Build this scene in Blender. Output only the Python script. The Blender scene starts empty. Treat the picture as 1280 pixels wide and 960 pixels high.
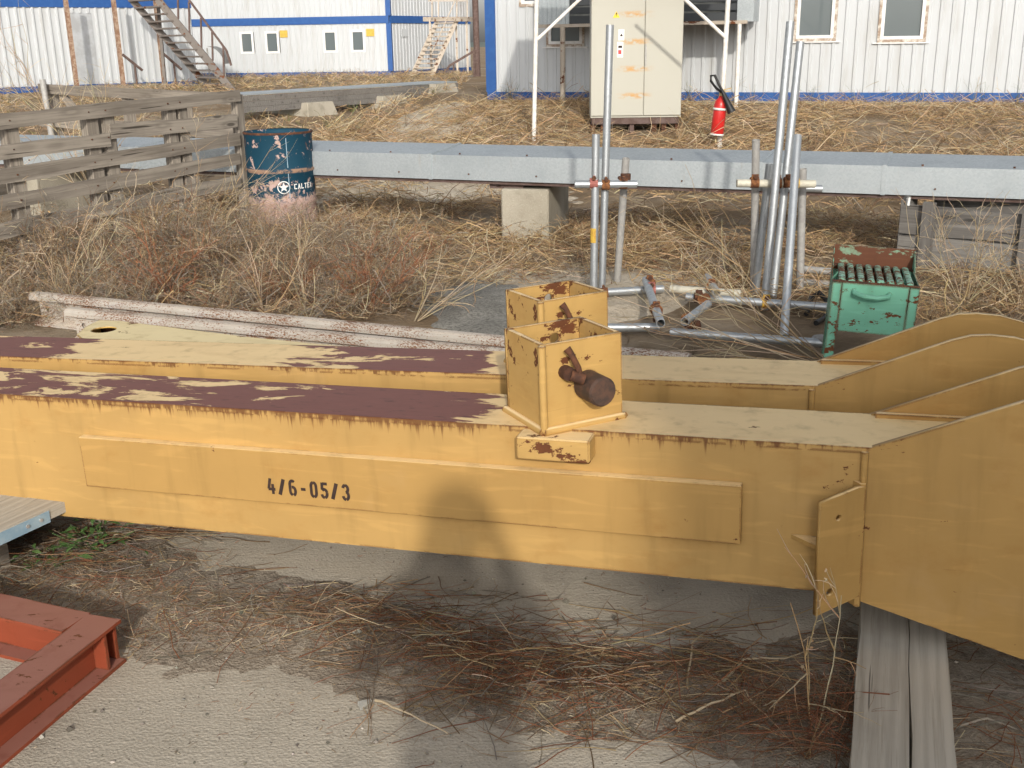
import bpy, bmesh, math, random
import numpy as np
from mathutils import Vector, Matrix
random.seed(7); RNG = np.random.default_rng(11)
S = bpy.context.scene
COL = S.collection
R_ = math.radians

# ------------------------------------------------------------------ camera
FPX, CAM_H, PITCH, ROLL = 1360.0, 1.6, R_(17.5), R_(0.9)
_fw = np.array([0, math.cos(PITCH), -math.sin(PITCH)]); _u0 = np.array([0, math.sin(PITCH), math.cos(PITCH)]); _r0 = np.array([1., 0, 0])
_rt = _r0*math.cos(ROLL) - _u0*math.sin(ROLL); _up = _u0*math.cos(ROLL) + _r0*math.sin(ROLL)
CAMP = np.array([0, 0, CAM_H])
cam = bpy.data.cameras.new('camera'); camo = bpy.data.objects.new('camera', cam); COL.objects.link(camo)
cam.sensor_width = 36; cam.lens = 36*FPX/1280; cam.clip_start = 0.02; cam.clip_end = 3000
camo.matrix_world = Matrix(((_rt[0], _up[0], -_fw[0], 0), (_rt[1], _up[1], -_fw[1], 0), (_rt[2], _up[2], -_fw[2], CAM_H), (0, 0, 0, 1)))
S.camera = camo
# ------------------------------------------------------------------ light
SUN_EL, SUN_AZ = R_(23.0), R_(3.5)          # sun behind the camera, a little to its right
w = bpy.data.worlds.new('World'); S.world = w; w.use_nodes = True
nt = w.node_tree; bg = nt.nodes['Background']
sky = nt.nodes.new('ShaderNodeTexSky'); sky.sky_type = 'NISHITA'; sky.sun_disc = False
sky.sun_elevation = SUN_EL; sky.sun_rotation = math.pi - SUN_AZ; sky.dust_density = 3.0; sky.air_density = 1.0; sky.ozone_density = 1.0
bw = nt.nodes.new('ShaderNodeRGBToBW'); nt.links.new(sky.outputs[0], bw.inputs[0])      # thin hazy sky: most of its blue is washed out
mx = nt.nodes.new('ShaderNodeMix'); mx.data_type = 'RGBA'; mx.inputs[0].default_value = .78; nt.links.new(sky.outputs[0], mx.inputs[6]); nt.links.new(bw.outputs[0], mx.inputs[7]); nt.links.new(mx.outputs[2], bg.inputs[0]); bg.inputs[1].default_value = 0.15
sl = bpy.data.lights.new('sun', 'SUN'); sl.energy = 2.0; sl.angle = R_(1.3); sl.color = (1.0, 0.93, 0.82)
so = bpy.data.objects.new('sun', sl); COL.objects.link(so)
sd = Vector((-math.sin(SUN_AZ)*math.cos(SUN_EL), math.cos(SUN_AZ)*math.cos(SUN_EL), -math.sin(SUN_EL)))
so.rotation_euler = sd.to_track_quat('-Z', 'Y').to_euler(); so.location = (2, -20, 12)
S.view_settings.view_transform = 'Standard'; S.view_settings.look = 'None'; S.view_settings.gamma = 1
S.view_settings.exposure = 0.5
S.cycles.max_bounces = 6; S.cycles.transparent_max_bounces = 8

# ------------------------------------------------------------------ measuring helpers
def ray(x, y): return _fw + _rt*(x-640)/FPX - _up*(y-480)/FPX
def G(x, y, z=0.0):
    d = ray(x, y); return Vector(CAMP + d*((z-CAM_H)/d[2]))
def D(x, y, Y):
    d = ray(x, y); return Vector(CAMP + d*(Y/d[1]))
def sstep(a, b, x):
    t = np.clip((x-a)/(b-a), 0, 1); return t*t*(3-2*t)
def hgt(X, Y):
    X = np.asarray(X, float); Y = np.asarray(Y, float)
    Yp = Y + .395*X
    h = .30*sstep(20, 34, Y)*(1-.5*sstep(40, 55, Y))
    h = h + (.40-.0)*sstep(15.0, 21.5, Yp)*sstep(-3.5, -.5, X)*(1-sstep(26, 40, Y))*1.0
    h = np.where(X > -3.5, np.maximum(h*0+.0, np.minimum(h, .40)), h)
    h = h + .035*np.sin(X*1.3+Y*.7)*np.sin(Y*1.1-X*.4)*sstep(6.5, 10, Y)
    return h
def GP(x, y):
    z = 0.0
    for _ in range(12):
        p = G(x, y, z)
        if p.y < 0 or p.y > 300: return D(x, y, 60)
        z = .5*z + .5*float(hgt(p.x, p.y))
    p = G(x, y, z); p.z = float(hgt(p.x, p.y)); return p
class Wall:                      # a vertical plane through two plan points
    def __init__(s, a, b):
        s.a = Vector((a[0], a[1], 0)); d = Vector((b[0]-a[0], b[1]-a[1], 0)); s.L = d.length; s.u = d.normalized()
        s.n = Vector((s.u.y, -s.u.x, 0))         # towards the camera side
        s.ang = math.atan2(s.u.y, s.u.x)
    def hit(s, x, y, off=0):
        d = Vector(ray(x, y)); o = s.a + s.n*off
        t = (o - Vector(CAMP)).dot(s.n)/d.dot(s.n); p = Vector(CAMP) + d*t
        return (p-s.a).dot(s.u), p.z
    def at(s, q, z, off=0): p = s.a + s.u*q + s.n*off; return Vector((p.x, p.y, z))

# ------------------------------------------------------------------ material helpers
class N:
    def __init__(s, name):
        s.m = bpy.data.materials.new(name); s.m.use_nodes = True; s.t = s.m.node_tree
        s.b = s.t.nodes['Principled BSDF']; s.out = s.t.nodes['Material Output']
    def n(s, typ, **kw):
        nd = s.t.nodes.new(typ)
        for k, v in kw.items(): setattr(nd, k, v)
        return nd
    def l(s, a, b): s.t.links.new(a, b)
    def put(s, sock, v):
        if hasattr(v, 'is_output') or isinstance(v, bpy.types.NodeSocket): s.l(v, sock)
        else: sock.default_value = v
    def coord(s, kind='Object'): return s.n('ShaderNodeTexCoord').outputs[kind]
    def map(s, vec, scale=(1, 1, 1), loc=(0, 0, 0), rot=(0, 0, 0)):
        m = s.n('ShaderNodeMapping'); s.l(vec, m.inputs[0]); m.inputs[1].default_value = loc; m.inputs[2].default_value = rot; m.inputs[3].default_value = scale
        return m.outputs[0]
    def noise(s, vec, scale=5, detail=4, rough=.55, dist=0):
        m = s.n('ShaderNodeTexNoise'); s.l(vec, m.inputs['Vector']); m.inputs['Scale'].default_value = scale; m.inputs['Detail'].default_value = detail
        m.inputs['Roughness'].default_value = rough; m.inputs['Distortion'].default_value = dist; return m.outputs['Fac']
    def vor(s, vec, scale=5, feature='F1', out='Distance'):
        m = s.n('ShaderNodeTexVoronoi', feature=feature); s.l(vec, m.inputs['Vector']); m.inputs['Scale'].default_value = scale; return m.outputs[out]
    def wave(s, vec, scale=5, dist=2, detail=2, dscale=1, dirn='X'):
        m = s.n('ShaderNodeTexWave', bands_direction=dirn); s.l(vec, m.inputs['Vector']); m.inputs['Scale'].default_value = scale
        m.inputs['Distortion'].default_value = dist; m.inputs['Detail'].default_value = detail; m.inputs['Detail Scale'].default_value = dscale; return m.outputs['Fac']
    def ma(s, op, a, b=0.0, clamp=False):
        m = s.n('ShaderNodeMath', operation=op, use_clamp=clamp); s.put(m.inputs[0], a); s.put(m.inputs[1], b); return m.outputs[0]
    def step(s, v, a, b):
        m = s.n('ShaderNodeMapRange', interpolation_type='SMOOTHSTEP'); s.put(m.inputs[0], v); m.inputs[1].default_value = a; m.inputs[2].default_value = b; return m.outputs[0]
    def mix(s, f, a, b, bt='MIX'):
        m = s.n('ShaderNodeMix', data_type='RGBA', blend_type=bt); s.put(m.inputs[0], f); s.put(m.inputs[6], a if not isinstance(a, tuple) else (*a, 1)[:4]); s.put(m.inputs[7], b if not isinstance(b, tuple) else (*b, 1)[:4]); return m.outputs[2]
    def ramp(s, v, stops):
        m = s.n('ShaderNodeValToRGB'); s.put(m.inputs[0], v); e = m.color_ramp.elements
        while len(e) < len(stops): e.new(.5)
        for k, (p, c) in enumerate(stops):
            e[k].position = p; e[k].color = (c, c, c, 1) if not isinstance(c, tuple) else (*c, 1)[:4]
        return m.outputs[0]
    def sep(s, v): m = s.n('ShaderNodeSeparateXYZ'); s.l(v, m.inputs[0]); return m.outputs
    def bump(s, h, strength=.3, dist=.01):
        m = s.n('ShaderNodeBump'); s.l(h, m.inputs['Height']); m.inputs['Strength'].default_value = strength; m.inputs['Distance'].default_value = dist
        s.l(m.outputs[0], s.b.inputs['Normal'])
    def fin(s, col, rough=.6, metal=0.0, spec=.4):
        s.put(s.b.inputs['Base Color'], (*col, 1)[:4] if isinstance(col, tuple) else col); s.put(s.b.inputs['Roughness'], rough); s.put(s.b.inputs['Metallic'], metal)
        s.b.inputs['Specular IOR Level'].default_value = spec; return s.m
    def edge(s, radius=.012):
        b = s.n('ShaderNodeBevel', samples=4); b.inputs[0].default_value = radius
        g = s.n('ShaderNodeNewGeometry'); d = s.n('ShaderNodeVectorMath', operation='DOT_PRODUCT'); s.l(b.outputs[0], d.inputs[0]); s.l(g.outputs['Normal'], d.inputs[1])
        return s.ma('SUBTRACT', 1.0, d.outputs['Value'])
    def rnd(s): return s.n('ShaderNodeObjectInfo').outputs['Random']
    def shift(s, vec, k=20.0):
        c = s.n('ShaderNodeCombineXYZ'); r = s.ma('MULTIPLY', s.rnd(), k)
        for i in range(3): s.l(r, c.inputs[i])
        a = s.n('ShaderNodeVectorMath', operation='ADD'); s.l(vec, a.inputs[0]); s.l(c.outputs[0], a.inputs[1]); return a.outputs[0]

M = {}
RUST = (.075, .028, .014); RUST2 = (.17, .06, .022)
def paint(name, base, faded_skylit, primer, peel=None, chips=.66, edge_amt=1.0, streak=None, edge_r=.012, dark=RUST, top_fade_sky=1.0, shift=0, chip_scale=14):
    s = N(name); o = s.coord()
    if shift: o = s.map(o, loc=(shift, shift*.7, shift*.3))
    oc = s.coord(); x, y, z = s.sep(oc)
    nz = s.sep(s.coord('Normal'))[2]; topm = s.step(nz, .55, .9)
    big = s.noise(o, 1.7, 5, .6); fine = s.noise(o, 60, 3, .6)
    col = s.mix(s.step(big, .3, .72), base, tuple(c*.86 for c in base))
    # brushed marks where the paint was rolled on
    br = s.noise(s.map(o, (1.2, 1.2, 9), rot=(0, .35, 0)), 3.2, 3, .5, 1.2)
    col = s.mix(s.ma('MULTIPLY', s.step(br, .52, .7), .5), col, tuple(min(1, c*1.16) for c in base))
    bl_ = s.noise(s.map(o, (1, 1, 1.6), loc=(4, 2, 7)), 4.2, 6, .68)
    col = s.mix(s.ma('MULTIPLY', s.step(bl_, .52, .74), .5), col, (base[0]*.74, base[1]*.62, base[2]*.5))
    col = s.mix(s.ma('MULTIPLY', s.step(s.noise(s.map(o, (1, 1, 1), loc=(9, 3, 1)), 2.3, 5, .7), .56, .78), .4), col, (base[0]*1.05, base[1]*1.12, base[2]*1.5))
    tf_ = s.mix(s.ma('MULTIPLY', s.step(s.noise(s.map(o, (.7, 2.2, 1)), 5, 6, .7), .48, .72), .45), faded_skylit, (faded_skylit[0]*.72, faded_skylit[1]*.66, faded_skylit[2]*.58))
    col = s.mix(s.ma('MULTIPLY', topm, top_fade_sky), col, tf_)  # upward faces go paler: faded paint with light from the sky mixed into the colour
    sc_ = s.step(s.noise(s.map(o, (3, 3, 70), rot=(0, .5, 0)), 1.0, 3, .6), .70, .73); sc_ = s.ma('MULTIPLY', sc_, s.step(s.noise(o, 4.0, 2, .5), .52, .6)); col = s.mix(s.ma('MULTIPLY', sc_, .5), col, (base[0]*.5, base[1]*.42, base[2]*.35))
    grime = s.noise(s.map(o, (9, 9, 1.1)), 1.6, 4, .6)
    col = s.mix(s.ma('MULTIPLY', s.step(grime, .5, .78), .42), col, tuple(c*.55 for c in base))
    rustc = s.mix(s.noise(o, 38, 3, .6), dark, RUST2)
    # chips
    cn = s.noise(s.map(o, (.55, 1.2, 1)), chip_scale, 7, .7); cl = s.ma('MULTIPLY', s.ma('SUBTRACT', s.noise(o, 3.1, 2, .5), .5), .55)
    chip = s.step(s.ma('ADD', cn, cl), chips+.02, chips+.03)
    # worn edges
    e = s.step(s.edge(edge_r), .008, .13); en = s.noise(s.map(o, (.6, .6, .8)), 9, 5, .7)
    em = s.step(s.ma('MULTIPLY', e, s.ma('ADD', en, .5)), 1.07-.1*edge_amt, 1.11-.1*edge_amt)
    mask = s.ma('MAXIMUM', chip, em)
    if streak:
        z0, ln, stops = streak
        sn = s.noise(s.map(o, (44, 44, 1.4)), 1.0, 5, .7)
        d = s.ma('DIVIDE', s.ma('SUBTRACT', z0, z), ln)                     # 0 at the top edge
        amt = s.ramp(s.ma('DIVIDE', s.ma('ADD', x, 3.1), 4.0), stops)
        sm = s.step(s.ma('SUBTRACT', s.ma('ADD', sn, s.ma('MULTIPLY', amt, .2)), s.ma('MULTIPLY', s.ma('POWER', s.ma('MAXIMUM', d, 0.0), .6), .42)), .46, .62)
        sm = s.ma('MULTIPLY', sm, s.ma('MULTIPLY', s.step(d, 1.0, .6), s.ma('SUBTRACT', 1.0, topm)))
        col = s.mix(s.ma('MULTIPLY', sm, .85), col, (.12, .045, .018))
    if peel:
        amt = s.ramp(s.ma('DIVIDE', s.ma('ADD', x, 3.1), 4.0), peel)
        pn = s.noise(s.map(o, (.5, 1.6, 1)), 6.5, 8, .68, .5)
        pm = s.step(s.ma('ADD', pn, s.ma('SUBTRACT', amt, .5)), .5, .512); pm = s.ma('MULTIPLY', pm, topm)
        pc = s.mix(s.noise(s.map(o, (4, 30, 1)), 3, 4, .6), primer, tuple(c*1.45 for c in primer))
        rim = s.ma('MULTIPLY', s.ma('MULTIPLY', s.step(s.ma('ADD', pn, s.ma('SUBTRACT', amt, .5)), .478, .5), s.ma('SUBTRACT', 1.0, pm)), topm)
        pc = s.mix(s.ma('MULTIPLY', s.step(s.noise(s.map(o, (1, 4, 1)), 13, 6, .72), .56, .66), .75), pc, (.075, .03, .022))
        col = s.mix(s.ma('MULTIPLY', rim, .55), col, (.40, .24, .10)); col = s.mix(pm, col, pc)
    col = s.mix(mask, col, rustc)
    hb = s.ma('ADD', s.ma('MULTIPLY', mask, -1.0), s.ma('MULTIPLY', fine, .15))
    if peel: hb = s.ma('SUBTRACT', hb, pm)
    hb = s.ma('ADD', hb, s.ma('MULTIPLY', s.noise(o, 7, 2, .5), .8))
    s.bump(hb, .35, .0025)
    M[name] = s.fin(col, s.ramp(mask, [(0, .5), (1, .85)]), 0, .25); return M[name]

YB = (.45, .28, .098); YF = (.78, .575, .295); PRIM = (.15, .056, .042)  # YF: faded yellow for tops, lightened to carry the bright sky overhead
paint('leg_paint_worn', YB, YF, PRIM, peel=[(0, .49), (.16, .52), (.30, .55), (.44, .66), (.50, .62), (.525, .45), (.555, .2), (1, .14)], chips=.70,
      streak=(0.0, .09, [(0, .7), (.2, .8), (.51, 1), (.56, .1), (.6, .75), (.68, .75), (.76, .2), (1, .2)]), edge_amt=1.0)
paint('leg_paint_far', YB, YF, PRIM, peel=[(0, .62), (.12, .6), (.165, .3), (.3, .36), (.38, .47), (.44, .62), (.51, .6), (.545, .25), (1, .16)], chips=.70,
      streak=(0.0, .05, [(0, .4), (.4, .7), (.5, .2), (1, .1)]), edge_amt=1.0, shift=3.7)
paint('plate_paint', (.43, .26, .086), (.78, .575, .30), PRIM, chips=.685, edge_amt=.75, shift=2.93)
paint('socket_paint', (.51, .32, .11), (.82, .62, .34), PRIM, chips=.565, edge_amt=1.7, shift=5.1, chip_scale=19)
paint('arm_paint', (.62, .40, .12), (.74, .61, .34), (.2, .085, .07), peel=[(0, .2), (.2, .25), (.5, .36), (1, .3)], chips=.66, edge_amt=1.2, shift=8.3)
paint('red_oxide', (.27, .062, .03), (.28, .125, .095), (.2, .06, .04), chips=.66, edge_amt=.8, shift=2.2, dark=(.06, .022, .014), chip_scale=34)
paint('green_paint', (.165, .42, .30), (.19, .43, .32), (.1, .04, .02), chips=.55, edge_amt=2.2, shift=4.4, edge_r=.014, dark=(.07, .025, .012), chip_scale=24)
paint('rail_white', (.44, .40, .35), (.56, .49, .41), (.16, .08, .05), chips=.53, edge_amt=.6, shift=6.1, chip_scale=130, dark=(.20, .11, .065))
paint('grill_slat', (.20, .45, .33), (.24, .46, .36), (.1, .04, .02), chips=.53, edge_amt=1.2, shift=1.4, dark=(.05, .03, .025), chip_scale=60)
paint('grill_rust', (.12, .045, .022), (.14, .055, .028), (.1, .04, .02), chips=.52, edge_amt=.2, shift=4.9, dark=(.20, .44, .32), chip_scale=16)
paint('stair_paint', (.17, .15, .135), (.25, .23, .2), (.1, .05, .03), chips=.6, edge_amt=.6, shift=9.1, chip_scale=6)
paint('beige_paint', (.46, .40, .33), (.5, .45, .38), (.1, .05, .03), chips=.6, edge_amt=.6, shift=9.4, chip_scale=6)

def m_steel(name, c, c2, scale=25, rough=.55, metal=0.0, bump=.3, spec=.4):
    s = N(name); o = s.shift(s.coord(), 9); n = s.noise(o, scale, 5, .65); s.bump(n, bump, .003)
    M[name] = s.fin(s.mix(s.step(n, .38, .66), c, c2), rough, metal, spec)
m_steel('rusty_steel', (.055, .025, .016), (.14, .055, .025), 30, .85)
m_steel('pin_steel', (.055, .036, .028), (.10, .052, .035), 40, .7)
m_steel('rust_clamp', (.12, .045, .02), (.27, .115, .04), 50, .85)
m_steel('red_clamp', (.30, .10, .085), (.36, .14, .11), 50, .75)
m_steel('yellow_clamp', (.55, .36, .05), (.40, .2, .04), 40, .7)
m_steel('rust_post', (.22, .12, .075), (.36, .27, .2), 9, .85)
m_steel('dark_post', (.09, .055, .045), (.13, .09, .08), 12, .8)
m_steel('white_post', (.72, .71, .68), (.62, .58, .52), 12, .5)
m_steel('black_rubber', (.012, .012, .013), (.02, .02, .02), 20, .5)
m_steel('ext_red', (.52, .022, .018), (.46, .02, .018), 8, .32, 0, .05, .5)
m_steel('white_plastic', (.72, .71, .68), (.66, .65, .62), 20, .4)
m_steel('brass', (.45, .36, .2), (.35, .25, .12), 40, .45, .6)
m_steel('blue_edge', (.22, .33, .42), (.30, .40, .46), 18, .6)
m_steel('blue_trim', (.02, .08, .26), (.026, .095, .29), 6, .45, 0, .05)
m_steel('window_white', (.74, .74, .73), (.66, .65, .63), 15, .45, 0, .05)
m_steel('window_rot', (.30, .22, .16), (.62, .58, .52), 11, .8)
m_steel('foam_yellow', (.55, .40, .08), (.5, .33, .06), 12, .8)
m_steel('door_grey', (.42, .44, .46), (.34, .35, .36), 3, .5, 0, .08)
m_steel('room_dark', (.10, .105, .10), (.16, .165, .16), 3, .9)
m_steel('curtain', (.42, .46, .45), (.36, .40, .39), 4, .9)
m_steel('shirt', (.05, .06, .09), (.06, .07, .1), 30, .9)
m_steel('skin', (.45, .26, .18), (.42, .24, .16), 30, .6)
m_steel('stencil_black', (.025, .014, .012), (.05, .025, .018), 60, .7)
m_steel('label_white', (.75, .75, .73), (.7, .7, .68), 20, .5, 0, .02)
m_steel('label_yellow', (.75, .55, .03), (.7, .5, .03), 20, .5, 0, .02)
m_steel('label_red', (.5, .05, .05), (.45, .05, .05), 20, .5, 0, .02)
m_steel('phone_black', (.015, .015, .016), (.02, .02, .02), 10, .25)
m_steel('leaf_green', (.055, .115, .03), (.09, .15, .045), 12, .6)
m_steel('leaf_dark', (.035, .04, .025), (.05, .06, .03), 12, .7)
m_steel('stone_pale', (.42, .42, .38), (.36, .34, .3), 30, .8)

def m_galv(name, base, dk, spangle=70, rough=.42, metal=.55):
    s = N(name); o = s.shift(s.coord(), 5)
    sp = s.vor(s.map(o, (1, 1, 1)), spangle, out='Color'); v = s.sep(sp)[0]; n = s.noise(o, 2.5, 4, .6); st = s.noise(s.map(o, (7, 7, 1)), 3, 4, .6)
    c = s.mix(s.ma('MULTIPLY', v, .5), base, dk); c = s.mix(s.ma('MULTIPLY', s.step(n, .45, .75), .5), c, dk)
    c = s.mix(s.ma('MULTIPLY', s.step(st, .62, .8), .35), c, (.33, .27, .2))
    s.bump(s.noise(o, 4, 2, .5), .25, .01)
    M[name] = s.fin(c, s.ramp(v, [(0, rough), (1, rough+.15)]), metal, .5)
m_galv('galvanised', (.47, .51, .53), (.31, .35, .375), 75, .4, .5)
m_galv('galv_pipe', (.52, .55, .57), (.36, .38, .40), 40, .4, .75)
m_galv('galv_old', (.42, .41, .39), (.26, .25, .24), 40, .6, .25)
m_galv('cream_pipe', (.58, .55, .45), (.42, .40, .34), 40, .6, .1)

def m_wood(name, c1, c2, c3, gs=1.0):
    s = N(name); o = s.shift(s.coord(), 30)
    g = s.wave(s.map(o, (.35*gs, 7*gs, 7*gs)), 1.6, 9, 4, 1.1, 'Y'); f = s.noise(s.map(o, (2, 70, 70)), 1, 5, .7); b = s.noise(o, 2.2, 4, .6)
    c = s.mix(g, c1, c2); c = s.mix(s.ma('MULTIPLY', s.step(f, .45, .75), .7), c, c3); c = s.mix(s.ma('MULTIPLY', s.step(b, .5, .75), .45), c, tuple(k*.6 for k in c1))
    c = s.mix(s.ma('MULTIPLY', s.rnd(), .25), c, (.19, .16, .13))
    kn = s.vor(s.map(o, (2.2, 8, 8)), 1.0); c = s.mix(s.ma('MULTIPLY', s.step(kn, .16, .07), .75), c, tuple(k*.45 for k in c3)); c = s.mix(s.ma('MULTIPLY', s.ma('MULTIPLY', s.step(kn, .34, .2), s.step(kn, .14, .2)), .3), c, c3)
    ck = s.step(s.noise(s.map(o, (1.1, 38, 38)), 1, 3, .6), .655, .70); c = s.mix(s.ma('MULTIPLY', ck, .8), c, (.03, .025, .02))
    s.bump(s.ma('ADD', s.ma('SUBTRACT', f, ck), s.ma('MULTIPLY', g, .4)), .5, .004)
    M[name] = s.fin(c, .85, 0, .2)
m_wood('wood_grey', (.215, .187, .155), (.34, .30, .25), (.085, .07, .056))
m_wood('wood_crate', (.14, .133, .125), (.235, .225, .21), (.06, .056, .052))
m_wood('wood_plank', (.45, .415, .35), (.54, .50, .425), (.24, .21, .165), .8)

def m_concrete(name, base, dk, ribs=False):
    s = N(name); o = s.coord(); big = s.noise(o, 1.1, 5, .6); f = s.noise(o, 90, 4, .7); agg = s.vor(o, 130); st = s.noise(o, 4.5, 6, .65)
    c = s.mix(s.step(big, .3, .7), base, dk); c = s.mix(s.ma('MULTIPLY', s.step(st, .5, .72), .5), c, tuple(k*.62 for k in dk))
    c = s.mix(s.ma('MULTIPLY', s.step(f, .5, .75), .35), c, tuple(min(1, k*1.5) for k in base)); c = s.mix(s.ma('MULTIPLY', s.step(agg, .22, .12), .5), c, tuple(k*.6 for k in dk))
    h = s.ma('ADD', f, s.ma('MULTIPLY', agg, .8))
    if ribs:
        sc = s.noise(s.map(o, rot=(0, 0, .12), scale=(6, 110, 1)), 1, 4, .6); c = s.mix(s.ma('MULTIPLY', s.step(sc, .52, .72), .28), c, tuple(k*.55 for k in dk))
        cr = s.vor(s.map(o, (1, 1, 1)), 1.1, 'DISTANCE_TO_EDGE'); wob = s.ma('ADD', cr, s.ma('MULTIPLY', s.ma('SUBTRACT', s.noise(o, 9, 3, .6), .5), .05))
        ck = s.step(wob, .005, .0015); h = s.ma('ADD', h, s.ma('MULTIPLY', sc, .8))
        sp = s.vor(s.map(o, loc=(3, 1, 0)), 34); c = s.mix(s.step(sp, .10, .05), c, (.13, .11, .09)); c = s.mix(s.ma('MULTIPLY', s.step(s.vor(s.map(o, loc=(1, 7, 0)), 75), .2, .1), .6), c, (.55, .50, .43))
    s.bump(h, .55, .004); M[name] = s.fin(c, .92, 0, .2)
m_concrete('slab_concrete', (.47, .425, .35), (.385, .345, .28), True)
m_concrete('block_concrete', (.40, .365, .30), (.31, .28, .22))
def m_soil(name, base, dk, lt, sc=1.0):
    s = N(name); o = s.coord(); a = s.noise(o, 1.3*sc, 6, .6); b = s.noise(o, 16*sc, 6, .7); p = s.vor(o, 60*sc)
    c = s.mix(s.step(a, .35, .68), base, lt); c = s.mix(s.step(b, .42, .7), c, dk); c = s.mix(s.ma('MULTIPLY', s.step(p, .16, .06), .7), c, tuple(min(1, k*1.6) for k in lt))
    s.bump(s.ma('ADD', b, s.ma('MULTIPLY', p, .3)), .8, .02); M[name] = s.fin(c, .95, 0, .15)
m_soil('soil', (.30, .255, .20), (.19, .155, .12), (.36, .31, .245), 2.2)
m_soil('sand', (.45, .38, .29), (.36, .30, .22), (.52, .46, .37), 1.2)
m_soil('gravel', (.25, .24, .215), (.125, .12, .105), (.35, .335, .30), 3.0)
# ground: dry earth with straw coloured, bare pale and dark patches
s = N('dry_ground'); o = s.coord(); a = s.noise(o, .45, 5, .6); b = s.noise(o, 3.2, 6, .65); f = s.noise(s.map(o, (9, 22, 9)), 2, 5, .7); p = s.vor(o, 22)
c = s.mix(s.step(a, .4, .62), (.27, .195, .125), (.38, .31, .23)); c = s.mix(s.step(b, .45, .68), c, (.22, .16, .10)); c = s.mix(s.ma('MULTIPLY', s.step(f, .5, .72), .55), c, (.39, .285, .17))
s.bump(s.ma('ADD', b, f), .9, .05); M['dry_ground'] = s.fin(c, .95, 0, .1)
s = N('far_hill'); M['far_hill'] = s.fin(s.mix(s.noise(s.coord(), .05, 4, .6), (.12, .15, .14), (.17, .19, .17)), .95, 0, .1)
# corrugated sheet
s = N('sheet_white'); o = s.coord(); st = s.noise(s.map(o, (2.2, 2.2, .25)), 2, 5, .65); n = s.noise(o, .7, 3, .5)
c = s.mix(s.ma('MULTIPLY', s.step(st, .46, .74), .55), (.50, .52, .535), (.37, .36, .335)); c = s.mix(s.ma('MULTIPLY', n, .18), c, (.43, .46, .49)); M['sheet_white'] = s.fin(c, .42, 0, .45)
s = N('cabinet_paint'); o = s.coord(); x, y, z = s.sep(o)
rows = s.ma('ABSOLUTE', s.ma('SUBTRACT', s.ma('FRACT', s.ma('DIVIDE', z, .40)), .5)); near = s.ma('MULTIPLY', s.step(rows, .17, .02), s.step(s.ma('ABSOLUTE', s.ma('ADD', x, .03)), .34, .05))
rn = s.ma('MULTIPLY', near, s.step(s.noise(s.map(o, (3, 3, 6)), 3, 4, .6), .36, .6))
c = s.mix(s.ma('MULTIPLY', rn, 1.0), s.mix(s.noise(o, 1.5, 3), (.40, .39, .335), (.425, .415, .36)), (.46, .27, .10)); M['cabinet_paint'] = s.fin(c, .45, 0, .4)
# drum
s = N('drum_paint'); o = s.coord(); x, y, z = s.sep(o); n = s.noise(o, 9, 7, .68, .3); n2 = s.noise(s.map(o, (5, 5, 1.4)), 4, 5, .65)
blue = s.mix(s.noise(o, 4, 4), (.004, .035, .062), (.006, .05, .085)); pink = s.mix(n, (.42, .27, .22), (.48, .36, .33))
low = s.step(s.ma('ADD', z, s.ma('MULTIPLY', s.ma('SUBTRACT', n, .5), .5)), .36, .30); sc = s.step(n, .565, .60)
c = s.mix(sc, blue, pink); c = s.mix(low, c, pink); c = s.mix(s.ma('MULTIPLY', s.step(n2, .62, .7), .8), c, (.22, .10, .05))
scr = s.step(s.noise(s.map(o, (26, 26, 3.5), rot=(.3, .2, 0)), 1.6, 6, .72), .66, .69); c = s.mix(s.ma('MULTIPLY', scr, .8), c, (.50, .44, .40)); bead = s.step(s.ma('ABSOLUTE', s.ma('SUBTRACT', z, .56)), .022, .012); c = s.mix(s.ma('MULTIPLY', bead, s.step(n, .38, .5)), c, (.30, .19, .13))
M['drum_paint'] = s.fin(c, .7, 0, .25)
# dry plants carry a colour of their own on every stem
s = N('dry_stems'); at = s.n('ShaderNodeAttribute', attribute_name='tint'); s.fin(at.outputs['Color'], .8, 0, .2)
tr = s.n('ShaderNodeBsdfTranslucent'); s.l(at.outputs['Color'], tr.inputs[0]); ms = s.n('ShaderNodeMixShader'); ms.inputs[0].default_value = .18
s.l(s.b.outputs[0], ms.inputs[1]); s.l(tr.outputs[0], ms.inputs[2]); s.l(ms.outputs[0], s.out.inputs[0]); M['dry_stems'] = s.m
s = N('window_glass'); s.fin((.20, .235, .245), .04, 0, .8); s.b.inputs['Transmission Weight'].default_value = .4; s.b.inputs['IOR'].default_value = 1.45; M['window_glass'] = s.m
s = N('louvre'); M['louvre'] = s.fin((.05, .055, .06), .6, .2)

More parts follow.
